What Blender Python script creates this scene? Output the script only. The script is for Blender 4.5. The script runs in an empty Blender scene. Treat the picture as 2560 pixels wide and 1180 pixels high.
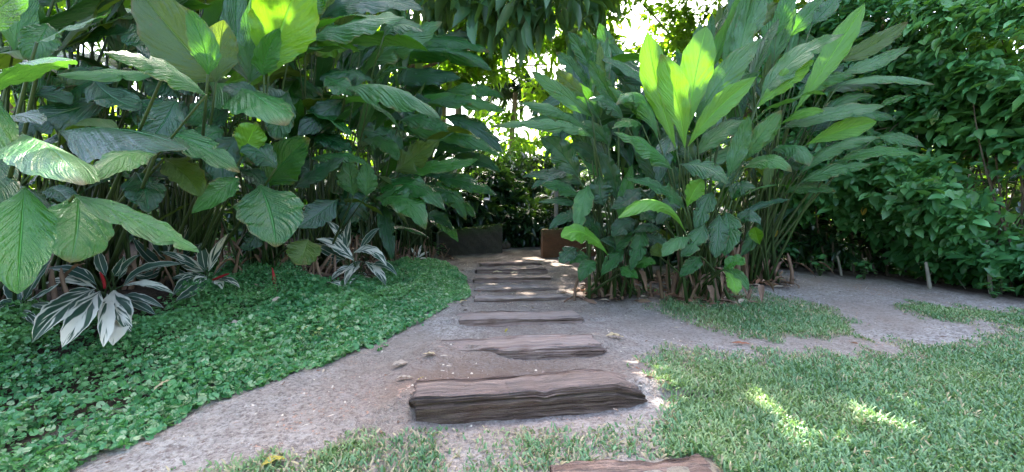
import bpy, math, random
import numpy as np
from mathutils import Vector

R = np.random.default_rng(11)
random.seed(5)
SC = bpy.context.scene
COL = SC.collection
F, CX, CY, HC, SL = 1100.0, 1280.0, 590.0, 1.2, 0.0727   # lens in photo pixels, eye height, slope of the garden
RAD = math.radians

# ------------------------------------------------------------------ helpers
def unit(v):
    v = np.asarray(v, float)
    n = np.linalg.norm(v, axis=-1, keepdims=True)
    return v / np.maximum(n, 1e-9)

def P(px, py, d):
    return np.array([(px - CX) / F * d, d, HC - (py - CY) / F * d])

def proj(p):
    p = np.asarray(p, float)
    y = np.maximum(p[..., 1], 0.05)
    return CX + p[..., 0] / y * F, CY - (p[..., 2] - HC) / y * F

def plane_xy(px, py):
    y = F * HC / max(py - (CY - F * SL), 20.0)
    return ((px - CX) / F * y, y)

def inpoly(x, y, poly):
    x = np.asarray(x, float); y = np.asarray(y, float)
    c = np.zeros(x.shape, bool)
    n = len(poly); j = n - 1
    for i in range(n):
        xi, yi = poly[i]; xj, yj = poly[j]
        if yi != yj:
            c ^= ((yi > y) != (yj > y)) & (x < (xj - xi) * (y - yi) / (yj - yi) + xi)
        j = i
    return c

def segdist(x, y, pts):
    d = np.full(np.shape(x), 1e9)
    for (ax, ay), (bx, by) in zip(pts[:-1], pts[1:]):
        dx, dy = bx - ax, by - ay
        t = np.clip(((x - ax) * dx + (y - ay) * dy) / (dx * dx + dy * dy + 1e-9), 0, 1)
        d = np.minimum(d, np.hypot(x - ax - t * dx, y - ay - t * dy))
    return d

_rw = np.random.default_rng(3)
_W = [(_rw.normal(size=2), _rw.uniform(0, 6.28)) for _ in range(14)]
def wob(x, y, s):
    """smooth pseudo noise about -1..1, feature size about 1/s"""
    v = 0
    for k, (w, p) in enumerate(_W):
        v = v + np.sin((w[0] * x + w[1] * y) * s * (0.8 + 0.16 * k) + p)
    return v / 4.0

_W3 = [(_rw.normal(size=3), _rw.uniform(0, 6.28)) for _ in range(12)]
def wob3(p, s):
    v = 0
    for w, ph in _W3:
        v = v + np.sin(p @ w * s + ph)
    return v / 3.5

def sstep(a, b, x):
    t = np.clip((x - a) / (b - a), 0, 1)
    return t * t * (3 - 2 * t)

def link(o):
    COL.objects.link(o); return o

def mesh_obj(name, verts, faces, mat, parent=None, uv=None, attrs=None, smooth=True, loc=None):
    """faces: list of (array of shape (n, k)) blocks"""
    me = bpy.data.meshes.new(name)
    verts = np.asarray(verts, np.float32)
    if not isinstance(faces, (list, tuple)) or (len(faces) and not hasattr(faces[0], 'shape')):
        faces = [np.asarray(faces)]
    me.vertices.add(len(verts)); me.vertices.foreach_set('co', verts.ravel())
    lv = np.concatenate([np.asarray(f, np.int32).ravel() for f in faces])
    tot = np.concatenate([np.full(len(f), f.shape[1], np.int32) for f in faces])
    st = np.concatenate([[0], np.cumsum(tot)[:-1]]).astype(np.int32)
    me.loops.add(len(lv)); me.loops.foreach_set('vertex_index', lv)
    me.polygons.add(len(tot)); me.polygons.foreach_set('loop_start', st)
    try: me.polygons.foreach_set('loop_total', tot)
    except Exception: pass
    me.polygons.foreach_set('use_smooth', np.full(len(tot), smooth, bool))
    if uv is not None:
        l = me.uv_layers.new(name='UVMap')
        l.data.foreach_set('uv', np.asarray(uv, np.float32)[lv].ravel())
    for k, a in (attrs or {}).items():
        at = me.attributes.new(k, 'FLOAT', 'POINT')
        at.data.foreach_set('value', np.asarray(a, np.float32))
    me.update(calc_edges=True)
    if mat: me.materials.append(mat)
    o = bpy.data.objects.new(name, me)
    if loc is not None: o.location = loc
    if parent: o.parent = parent
    return link(o)

def tag(o, label=None, cat=None, group=None, kind=None):
    if label: o['label'] = label
    if cat: o['category'] = cat
    if group: o['group'] = group
    if kind: o['kind'] = kind
    return o

def empty(name, loc, label, cat, group=None):
    o = bpy.data.objects.new(name, None); o.location = [float(c) for c in loc]
    o.empty_display_size = 0.2
    return tag(link(o), label, cat, group)

def child(name, verts, faces, mat, root, **k):
    """mesh part whose vertices are given in world space, parented to a thing's Empty"""
    off = np.array(root.matrix_basis.translation) if root is not None else np.zeros(3)
    par = root.parent if root is not None else None
    while par is not None:
        off = off + np.array(par.matrix_basis.translation); par = par.parent
    return mesh_obj(name, np.asarray(verts) - off, faces, mat, root, **k)

def tube(pts, rad, n=7, cap=True, wobble=0.0):
    pts = np.asarray(pts, float); m = len(pts)
    rad = np.broadcast_to(np.asarray(rad, float), (m,))
    t = unit(np.gradient(pts, axis=0))
    ref = np.array([0.31, 0.95, 0.05]) if abs(t[0] @ np.array([0.31, .95, .05])) < .9 else np.array([1., 0, 0])
    a = unit(np.cross(t, ref)); b = np.cross(t, a)
    th = np.arange(n) / n * 2 * math.pi
    r = rad[:, None] * (1 + wobble * R.normal(size=(m, n)))
    v = pts[:, None] + r[..., None] * (np.cos(th)[None, :, None] * a[:, None] + np.sin(th)[None, :, None] * b[:, None])
    v = v.reshape(-1, 3)
    i, j = np.meshgrid(np.arange(m - 1), np.arange(n), indexing='ij')
    q = np.stack([i * n + j, i * n + (j + 1) % n, (i + 1) * n + (j + 1) % n, (i + 1) * n + j], -1).reshape(-1, 4)
    fs = [q]
    if cap:
        fs.append(np.array([[ (m - 1) * n + k for k in range(n)]]))
        fs.append(np.array([[k for k in range(n)][::-1]]))
    return v, fs

def merge(parts):
    V, FS, o = [], [], 0
    for v, fs in parts:
        V.append(v); FS += [np.asarray(f) + o for f in fs]; o += len(v)
    byk = {}
    for f in FS: byk.setdefault(f.shape[1], []).append(f)
    return np.concatenate(V), [np.concatenate(x) for x in byk.values()]

def bez(a, c, b, n):
    t = np.linspace(0, 1, n)[:, None]
    return (1 - t) ** 2 * np.asarray(a) + 2 * t * (1 - t) * np.asarray(c) + t * t * np.asarray(b)

# ------------------------------------------------------------------ terrain
BED_EDGE_PX = [(-500, 1420), (160, 1185), (230, 1135), (400, 1066), (600, 990), (740, 928), (900, 876), (1000, 826),
               (1100, 776), (1160, 728), (1166, 702), (1130, 664), (1085, 640)]
BED_EDGE = [plane_xy(*p) for p in BED_EDGE_PX]
BED_POLY = BED_EDGE + [(-2.2, 12.5), (-3, 16), (-16, 16), (-16, 1.0)]
# sleeper steps: front-bottom corner pixels left / right, riser height, tread depth
STEPS = [
    ((1400, 1310), (1830, 1280), .085, .24),
    ((1034, 1070), (1611, 1024), .150, .27),
    ((1098, 914), (1511, 899), .105, .34),
    ((1146, 820), (1456, 811), .065, .34),
    ((1184, 756), (1422, 751), .034, .22),
    ((1186, 730), (1399, 728), .034, .30),
    ((1186, 707), (1378, 704), .062, .28),
    ((1192, 686), (1367, 683), .075, .34),
    ((1202, 667), (1352, 664), .055, .30),
]
STEP_XY = [(plane_xy(*a), plane_xy(*b)) for a, b, _, _ in STEPS]

def terrain(x, y):
    x = np.asarray(x, float); y = np.asarray(y, float)
    z = SL * np.where(y < 24, y, 24 + (y - 24) * 0.1)
    inside = inpoly(x, y, BED_POLY)
    d = segdist(x, y, BED_EDGE)
    z = z + np.where(inside, 0.40 * sstep(0, 3.2, d) + 0.03 * sstep(0, .25, d), 0)
    # soil heaped round the plants at the right
    for (mx, my, mr, mh) in ((2.3, 5.75, .9, .07), (1.3, 6.0, .7, .06), (3.7, 6.9, 1.0, .07)):
        z = z + mh * np.exp(-((x - mx) ** 2 + (y - my) ** 2) / (mr * mr))
    # risers: level behind a sleeper, running down to the next one
    ys = [0.5 * (a[1] + b[1]) for a, b in STEP_XY]
    for k in range(len(STEPS)):
        (ax, ay), (bx, by) = STEP_XY[k]
        h = STEPS[k][2]
        front = ay + (by - ay) * np.clip((x - ax) / (bx - ax), -.5, 1.5)
        nxt = ys[k + 1] if k + 1 < len(ys) else ys[k] + 1.2
        span = max(nxt - ys[k], .3)
        s = (y - front - STEPS[k][3] * .5)
        up = np.where(s < 0, sstep(-.10, 0, s), 1 - np.clip(s / (span * .95), 0, 1))
        lat = sstep(-.55, .05, x - ax) * sstep(-.7, .05, bx - x)
        z = z + h * .66 * up * lat * (s > -.1)
    # earth washed against the ends and faces of the sleepers
    for k, amt in ((1, .055), (2, .05), (3, .03)):
        ax, ay = STEP_XY[k][0]; bx, by = STEP_XY[k][1]
        z = z + amt * np.exp(-((x - ax + .03) / .11) ** 2 - ((y - ay - .10) / .20) ** 2) + .6 * amt * np.exp(-((x - bx - .03) / .10) ** 2 - ((y - by - .12) / .18) ** 2)
    (ax, ay), (bx, by) = STEP_XY[2]
    u = (x - ax) / (bx - ax); s = y - (ay + (by - ay) * np.clip(u, 0, 1))
    z = z + .078 * sstep(.50, .22, u) * sstep(-.3, .0, u) * np.exp(-(np.minimum(s, 0) / .20) ** 2) * (s < .12)
    z = z + .010 * wob(x, y, 1.3) + .0055 * wob(x + 9, y, 5.0) + .003 * wob(x, y + 4, 13.0)
    return z

def G(px, py):
    """where the ray through photo pixel meets the ground"""
    t = np.linspace(1.0, 26, 3000)
    dx, dz = (px - CX) / F, -(py - CY) / F
    x, y, z = dx * t, t, HC + dz * t
    below = np.nonzero(z <= terrain(x, y))[0]
    k = below[0] if len(below) else len(t) - 1
    return np.array([x[k], y[k], float(terrain(x[k], y[k]))])

# ------------------------------------------------------------------ materials
class NT:
    def __init__(s, name):
        s.m = bpy.data.materials.new(name); s.m.use_nodes = True
        s.t = s.m.node_tree; s.t.nodes.clear()
        s.out = s.n('ShaderNodeOutputMaterial')
    def n(s, typ, **k):
        d = s.t.nodes.new(typ)
        for a, v in k.items():
            if a.startswith('i_'):
                key = a[2:]
                key = int(key) if key.isdigit() else key.replace('_', ' ')
                d.inputs[key].default_value = v
            else: setattr(d, a, v)
        return d
    def l(s, a, b): s.t.links.new(a, b)
    def math(s, op, a, b=None, c=None, clamp=False):
        d = s.n('ShaderNodeMath', operation=op, use_clamp=clamp)
        for i, v in enumerate((a, b, c)):
            if v is None: continue
            if isinstance(v, (int, float)): d.inputs[i].default_value = v
            else: s.l(v, d.inputs[i])
        return d.outputs[0]
    def mix(s, f, a, b, blend='MIX'):
        d = s.n('ShaderNodeMix', data_type='RGBA', blend_type=blend)
        for k, v in ((0, f), (6, a), (7, b)):
            if isinstance(v, (int, float)): d.inputs[k].default_value = v
            elif isinstance(v, (tuple, list)): d.inputs[k].default_value = (*v, 1) if len(v) == 3 else v
            else: s.l(v, d.inputs[k])
        return d.outputs[2]
    def attr(s, name):
        return s.n('ShaderNodeAttribute', attribute_name=name).outputs['Fac']
    def noise(s, vec, scale, detail=3, rough=.55, dist=0.0):
        d = s.n('ShaderNodeTexNoise'); d.inputs['Scale'].default_value = scale
        d.inputs['Detail'].default_value = detail; d.inputs['Roughness'].default_value = rough
        d.inputs['Distortion'].default_value = dist
        if vec is not None: s.l(vec, d.inputs['Vector'])
        return d.outputs['Fac']
    def map(s, v, a, b, c=0.0, d=1.0, smooth=False):
        m = s.n('ShaderNodeMapRange'); m.interpolation_type = 'SMOOTHSTEP' if smooth else 'LINEAR'
        for i, x in enumerate((v, a, b, c, d)):
            if isinstance(x, (int, float)): m.inputs[i].default_value = x
            else: s.l(x, m.inputs[i])
        return m.outputs[0]
    def bump(s, h, strength, dist, prev=None):
        d = s.n('ShaderNodeBump'); d.inputs['Strength'].default_value = strength
        d.inputs['Distance'].default_value = dist; s.l(h, d.inputs['Height'])
        if prev is not None: s.l(prev, d.inputs['Normal'])
        return d.outputs['Normal']

def leaf_material(name, base, dark, trans, rough=.36, tfac=.34, veins=15.0, single=True, spec=.7, rib=1.0, speck=0.0, var=.5):
    m = NT(name)
    geo = m.n('ShaderNodeNewGeometry'); tc = m.n('ShaderNodeTexCoord')
    back = geo.outputs['Backfacing']
    if single:
        rnd = m.n('ShaderNodeObjectInfo').outputs['Random']
    else:
        rnd = m.attr('rnd')
    nz = m.noise(tc.outputs['Object'], 3.2 if single else 1.5, 3)
    f = m.math('ADD', m.math('MULTIPLY', rnd, .6), m.map(nz, .35, .68, 0, .5), clamp=True)
    colr = m.mix(f, dark, base)
    nrm = None
    if single:
        uv = m.n('ShaderNodeUVMap').outputs[0]
        sx = m.n('ShaderNodeSeparateXYZ'); m.l(uv, sx.inputs[0])
        u, v = sx.outputs[0], sx.outputs[1]
        av = m.math('ABSOLUTE', m.math('SUBTRACT', v, .5))
        lat = m.math('SUBTRACT', m.math('MULTIPLY', u, veins), m.math('MULTIPLY', av, veins * .75))
        side = m.math('MULTIPLY', m.math('GREATER_THAN', v, .5), 7.7)
        cb = m.n('ShaderNodeCombineXYZ'); m.l(m.math('ADD', lat, side), cb.inputs[0]); m.l(m.math('MULTIPLY', av, 2.0), cb.inputs[1]); m.l(m.math('MULTIPLY', rnd, 50.0), cb.inputs[2])
        corr = m.noise(cb.outputs[0], 1.0, 3, .5, .2)            # puckers running out from the midrib, unevenly spaced
        cb3 = m.n('ShaderNodeCombineXYZ'); m.l(m.math('MULTIPLY', m.math('ADD', lat, side), 6.0), cb3.inputs[0]); m.l(m.math('MULTIPLY', rnd, 9.0), cb3.inputs[2])
        wv = m.noise(cb3.outputs[0], 1.0, 2, .5)
        mid = m.map(av, 0.004, 0.026, 1, 0, True)
        colr = m.mix(m.math('MULTIPLY', mid, .6), colr, tuple(min(1, c * 2.4 + .02) for c in base))
        colr = m.mix(m.math('MULTIPLY', m.map(wv, .55, .75), .22), colr, tuple(c * 1.6 for c in base))
        fine = m.noise(uv, 30, 4)
        hgt = m.math('ADD', m.math('ADD', m.math('MULTIPLY', wv, .10), m.math('MULTIPLY', corr, m.map(av, 0, .3, .5, 1.5))), m.math('ADD', m.math('MULTIPLY', fine, .35), m.math('MULTIPLY', mid, -.6)))
        nrm = m.bump(hgt, .8 * rib, .030)
        if speck:
            sp = m.map(m.noise(tc.outputs['Object'], 16, 5, .7), .62, .70, 0, speck * 1.3)
            edge = m.math('MULTIPLY', m.map(av, .42, .5, 0, 1), m.map(m.noise(tc.outputs['Object'], 5, 3), .5, .6, 0, min(1, speck * 2.2)))
            tip = m.math('MULTIPLY', m.map(m.math('ADD', u, m.math('MULTIPLY', nz, .22)), 1.02, 1.10), m.math('GREATER_THAN', rnd, .55))
            edge = m.math('MAXIMUM', edge, m.math('MULTIPLY', tip, .85))
            colr = m.mix(m.math('MAXIMUM', sp, edge), colr, (.13, .085, .02))
    if not single:
        colr = m.mix(m.map(rnd, .93, .96, 0, .75), colr, tuple(min(.5, c * 1.7 + .02) for c in base))
        colr = m.mix(m.map(m.noise(tc.outputs['Object'], .9, 3), .52, .68, 0, .45), colr, (base[0] * 1.5, base[1] * 1.05, base[2] * .5))
    colr = m.mix(m.math('MULTIPLY', back, .5), colr, tuple(c * 1.35 + .01 for c in base))
    p = m.n('ShaderNodeBsdfPrincipled')
    m.l(colr, p.inputs['Base Color'])
    rr = m.math('ADD', m.math('MULTIPLY', back, .22), m.math('MULTIPLY', m.map(nz, .3, .7), .12))
    m.l(m.math('ADD', rr, rough), p.inputs['Roughness'])
    p.inputs['Specular IOR Level'].default_value = spec
    t = m.n('ShaderNodeBsdfTranslucent')
    tcol = m.mix(m.math('MULTIPLY', rnd, var), trans, tuple(c * .62 for c in trans))
    if single:
        tcol = m.mix(m.math('MULTIPLY', m.map(av, .003, .022, 1, 0, True), .85), tcol, (.02, .05, .01))
        tcol = m.mix(m.math('MULTIPLY', m.map(wv, .5, .8), .3), tcol, tuple(c * .5 for c in trans))
    m.l(tcol, t.inputs['Color'])
    if nrm is not None:
        m.l(nrm, p.inputs['Normal']); m.l(nrm, t.inputs['Normal'])
    mx = m.n('ShaderNodeMixShader'); mx.inputs[0].default_value = tfac
    m.l(p.outputs[0], mx.inputs[1]); m.l(t.outputs[0], mx.inputs[2]); m.l(mx.outputs[0], m.out.inputs[0])
    return m.m

def plain_material(name, a, b, scale=8.0, rough=.8, bump=.3, dist=.01, stretch=(1, 1, 1), spec=.3, scale2=40.0):
    m = NT(name); tc = m.n('ShaderNodeTexCoord'); mp = m.n('ShaderNodeMapping')
    mp.inputs['Scale'].default_value = stretch; m.l(tc.outputs['Object'], mp.inputs[0])
    n1 = m.noise(mp.outputs[0], scale, 5, .6); n2 = m.noise(mp.outputs[0], scale2, 4, .65)
    c = m.mix(m.map(n1, .3, .7), a, b)
    c = m.mix(m.map(n2, .4, .75, 0, .55), c, tuple(x * .45 for x in a))
    p = m.n('ShaderNodeBsdfPrincipled'); m.l(c, p.inputs['Base Color'])
    p.inputs['Roughness'].default_value = rough; p.inputs['Specular IOR Level'].default_value = spec
    m.l(m.bump(m.math('ADD', n1, n2), bump, dist), p.inputs['Normal'])
    m.l(p.outputs[0], m.out.inputs[0]); return m.m

M = {}  # ginger leaf tones differ mostly by sun and shade put into the colour
M['D'] = leaf_material('leaf_dark_green', (0.0176, 0.1080, 0.0176), (0.0080, 0.0592, 0.0128), (.10, .32, .012), rough=.18, speck=.3, tfac=0.20)
M['B'] = leaf_material('leaf_deep_green', (0.0104, 0.0704, 0.0192), (0.0056, 0.0400, 0.0144), (.06, .21, .012), rough=.17, rib=.8, tfac=0.18)
M['M'] = leaf_material('leaf_mid_green', (0.0288, 0.1520, 0.0144), (0.0144, 0.0976, 0.0120), (.14, .44, .015), rough=.22, speck=.3, tfac=0.24)
M['L'] = leaf_material('leaf_pale_green', (0.0432, 0.1504, 0.0352), (0.0224, 0.1040, 0.0240), (.14, .40, .025), rough=.23, speck=.4, tfac=0.24)
M['Y'] = leaf_material('leaf_sunlit_green', (.120, .330, .016), (.070, .235, .013), (.135, .310, .006), rough=.32, tfac=.38, speck=.2, rib=.7)  # yellow-green of sun-struck leaves put into the colour
M['O'] = leaf_material('leaf_olive_green', (.070, .140, .016), (.040, .100, .014), (.16, .25, .012), rough=.38, tfac=.38, speck=.9)
M['S'] = leaf_material('leaf_scatter_shrub', (0.0960, 0.2880, 0.1000), (0.0208, 0.1040, 0.0360), (.20, .46, .03), rough=.36, single=False, tfac=.3)
M['T'] = leaf_material('leaf_scatter_tree', (.050, .150, .030), (.018, .070, .022), (.34, .62, .02), rough=.38, single=False, tfac=.45, var=.8)
M['N'] = leaf_material('leaf_scatter_hanging', (.050, .130, .060), (.022, .075, .040), (.18, .36, .02), rough=.28, single=False, tfac=.3)
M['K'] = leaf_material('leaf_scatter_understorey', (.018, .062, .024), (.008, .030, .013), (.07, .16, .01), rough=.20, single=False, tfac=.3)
M['stem'] = plain_material('green_stem', (.060, .105, .028), (.026, .048, .016), 6, .5, .2, .004, (1, 1, .2))
M['dry'] = plain_material('dry_leaf_sheath', (.30, .19, .13), (.13, .07, .045), 9, .85, .6, .01, (1, 1, .15))
M['bark'] = plain_material('tree_bark', (.16, .125, .09), (.08, .062, .046), 6, .9, .8, .03, (1, 1, .3))
M['palebark'] = plain_material('pale_bark', (.34, .30, .24), (.18, .155, .12), 9, .85, .5, .01, (1, 1, .4))
M['red'] = plain_material('red_flower_stalk', (.45, .02, .03), (.30, .015, .02), 9, .5, .2, .004)

def variegated():
    m = NT('variegated_leaf'); uv = m.n('ShaderNodeUVMap').outputs[0]
    geo = m.n('ShaderNodeNewGeometry'); oi = m.n('ShaderNodeObjectInfo').outputs['Random']
    white = m.attr('white')
    sx = m.n('ShaderNodeSeparateXYZ'); m.l(uv, sx.inputs[0]); u, v = sx.outputs[0], sx.outputs[1]
    av = m.math('ABSOLUTE', m.math('SUBTRACT', v, .5))
    side = m.math('MULTIPLY', m.math('GREATER_THAN', v, .5), 5.3)
    d = m.math('SUBTRACT', u, m.math('MULTIPLY', av, .85))
    cb = m.n('ShaderNodeCombineXYZ')
    m.l(m.math('ADD', m.math('MULTIPLY', d, 4.2), side), cb.inputs[0]); m.l(m.math('MULTIPLY', av, 1.4), cb.inputs[1]); m.l(m.math('MULTIPLY', oi, 37.0), cb.inputs[2])
    n = m.noise(cb.outputs[0], 1.15, 2, .35, .3)
    cb2 = m.n('ShaderNodeCombineXYZ')
    m.l(m.math('ADD', m.math('MULTIPLY', d, 16.0), side), cb2.inputs[0]); m.l(m.math('MULTIPLY', av, 1.2), cb2.inputs[1]); m.l(m.math('MULTIPLY', oi, 11.0), cb2.inputs[2])
    n2 = m.noise(cb2.outputs[0], 1.3, 2)
    thr = m.map(white, 0, 1, .28, .70)
    val = m.math('ADD', m.math('MULTIPLY', n, .84), m.math('MULTIPLY', n2, .16))
    g = m.map(m.math('SUBTRACT', val, thr), -.012, .022)
    edge = m.math('MAXIMUM', m.map(av, .43, .47), m.map(av, .012, .035, 1, 0))
    g = m.math('MULTIPLY', g, m.math('SUBTRACT', 1.0, m.math('MULTIPLY', edge, .9)))
    grn = m.mix(m.map(n2, .3, .7), (.016, .055, .040), (.030, .090, .050))
    c = m.mix(g, (.66, .64, .54), grn)
    c = m.mix(m.math('MULTIPLY', geo.outputs['Backfacing'], .55), c, (.30, .13, .12))
    p = m.n('ShaderNodeBsdfPrincipled'); m.l(c, p.inputs['Base Color']); p.inputs['Roughness'].default_value = .42
    fine = m.math('SINE', m.math('MULTIPLY', d, 230.0))
    nr = m.bump(fine, .25, .004); m.l(nr, p.inputs['Normal'])
    t = m.n('ShaderNodeBsdfTranslucent'); m.l(c, t.inputs['Color'])
    mx = m.n('ShaderNodeMixShader'); mx.inputs[0].default_value = .22
    m.l(p.outputs[0], mx.inputs[1]); m.l(t.outputs[0], mx.inputs[2]); m.l(mx.outputs[0], m.out.inputs[0])
    return m.m
M['W'] = variegated()

def ground_material():
    m = NT('earth'); tc = m.n('ShaderNodeTexCoord'); P_ = tc.outputs['Object']
    dark, thatch, red = m.attr('humus'), m.attr('thatch'), m.attr('red')
    n0 = m.noise(P_, 1.1, 4); n1 = m.noise(P_, 6, 5, .6); n2 = m.noise(P_, 38, 5, .7); n3 = m.noise(P_, 85, 3, .6); n4 = m.noise(P_, 15, 4, .65, .6)
    c = m.mix(m.map(n1, .32, .7), (.345, .298, .268), (.575, .522, .482))
    c = m.mix(m.map(n0, .42, .66, 0, .5), c, (.36, .27, .22))
    c = m.mix(m.map(n2, .46, .62, 0, .85), c, (.15, .115, .10))
    c = m.mix(m.map(n3, .56, .68, 0, .55), c, (.66, .60, .55))
    c = m.mix(m.map(n4, .56, .70, 0, .55), c, (.24, .175, .15)); c = m.mix(m.map(n4, .44, .30, 0, .5), c, (.60, .53, .49))
    n5 = m.noise(P_, .75, 3, .5, .8); c = m.mix(m.map(n5, .40, .62, 0, .55), c, (.29, .225, .18))
    c = m.mix(m.math('MULTIPLY', red, m.map(n1, .25, .5)), c, (.25, .165, .125))
    th = m.mix(m.map(n2, .35, .65), (.15, .125, .08), (.40, .34, .25))
    c = m.mix(m.math('MULTIPLY', thatch, .75), c, th)
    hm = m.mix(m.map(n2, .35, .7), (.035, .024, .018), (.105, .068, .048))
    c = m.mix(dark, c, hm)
    p = m.n('ShaderNodeBsdfPrincipled'); m.l(c, p.inputs['Base Color']); p.inputs['Roughness'].default_value = .92
    p.inputs['Specular IOR Level'].default_value = .2
    vo = m.n('ShaderNodeTexVoronoi'); vo.inputs['Scale'].default_value = 30; m.l(P_, vo.inputs['Vector'])
    peb = m.map(vo.outputs['Distance'], .0, .35, 1, 0)
    h = m.math('ADD', m.math('ADD', m.math('ADD', m.math('MULTIPLY', n1, 1.2), m.math('MULTIPLY', n4, 1.3)), n2), m.math('ADD', m.math('MULTIPLY', n3, .35), m.math('MULTIPLY', peb, m.map(n1, .5, .7, 0, .5))))
    m.l(m.bump(h, 1.0, .035), p.inputs['Normal'])
    m.l(p.outputs[0], m.out.inputs[0]); return m.m
M['earth'] = ground_material()

def wood_material(name, a, b, c3, redk=.4):
    m = NT(name); tc = m.n('ShaderNodeTexCoord'); mp = m.n('ShaderNodeMapping')
    mp.inputs['Scale'].default_value = (.8, 15, 15); m.l(tc.outputs['Object'], mp.inputs[0])
    mp2 = m.n('ShaderNodeMapping'); mp2.inputs['Scale'].default_value = (2.6, 60, 60); m.l(tc.outputs['Object'], mp2.inputs[0])
    n1 = m.noise(mp.outputs[0], 1.6, 6, .62, .08); n2 = m.noise(mp2.outputs[0], 1.2, 4, .6, .05); n3 = m.noise(tc.outputs['Object'], 5, 5)
    nd = m.noise(tc.outputs['Object'], 60, 4, .7)
    c = m.mix(m.map(n1, .36, .64), a, b)
    c = m.mix(m.map(n2, .40, .70, 0, .75), c, c3)
    c = m.mix(m.math('MULTIPLY', m.map(n3, .5, .68), redk), c, (.17, .085, .055))
    crack = m.map(n1, .32, .39, 1, 0)
    c = m.mix(m.math('MULTIPLY', crack, .85), c, (.012, .010, .009))
    # trodden earth on the upward faces
    geo = m.n('ShaderNodeNewGeometry'); sx = m.n('ShaderNodeSeparateXYZ'); m.l(geo.outputs['Normal'], sx.inputs[0])
    dust = m.math('MULTIPLY', m.map(sx.outputs[2], .45, .95), m.attr('dust'))
    dust = m.math('MULTIPLY', dust, m.map(m.math('ADD', n3, m.math('MULTIPLY', nd, .35)),   .34, .60))
    c = m.mix(dust, c, (.38, .31, .28))
    p = m.n('ShaderNodeBsdfPrincipled'); m.l(c, p.inputs['Base Color']); p.inputs['Roughness'].default_value = .85
    p.inputs['Specular IOR Level'].default_value = .25
    h = m.math('ADD', m.math('MULTIPLY', n1, 1.4), m.math('ADD', m.math('MULTIPLY', n2, .7), m.math('MULTIPLY', nd, .3)))
    m.l(m.bump(h, 1.0, .040), p.inputs['Normal']); m.l(p.outputs[0], m.out.inputs[0]); return m.m
M['sleeper'] = wood_material('weathered_sleeper', (.105, .064, .050), (.35, .235, .185), (.040, .026, .021))
M['sleeper2'] = wood_material('dusty_sleeper', (.27, .165, .125), (.44, .32, .265), (.14, .095, .08), .5)

def wall_material(name, a, b, moss, stain):
    m = NT(name); tc = m.n('ShaderNodeTexCoord'); o = tc.outputs['Object']
    n1 = m.noise(o, 3, 5, .65); n2 = m.noise(o, 22, 5, .65)
    c = m.mix(m.map(n1, .3, .7), a, b)
    c = m.mix(m.map(n2, .45, .7, 0, .6), c, stain)
    mo = m.math('MULTIPLY', m.attr('moss'), m.map(m.math('ADD', n1, m.math('MULTIPLY', n2, .5)), .55, .85, .25, 1))
    c = m.mix(mo, c, moss)
    p = m.n('ShaderNodeBsdfPrincipled'); m.l(c, p.inputs['Base Color']); p.inputs['Roughness'].default_value = .9
    m.l(m.bump(m.math('ADD', n1, n2), .8, .02), p.inputs['Normal']); m.l(p.outputs[0], m.out.inputs[0]); return m.m
M['wallA'] = wall_material('mossy_concrete', (.042, .036, .024), (.072, .060, .042), (.035, .062, .012), (.02, .018, .012))
M['wallB'] = wall_material('ochre_stained_concrete', (.095, .038, .012), (.13, .056, .020), (.07, .075, .028), (.055, .025, .010))
# ------------------------------------------------------------------ big leaves
UP = np.array([0, 0, 1.0]); EYE = np.array([0, 0, HC])

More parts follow.
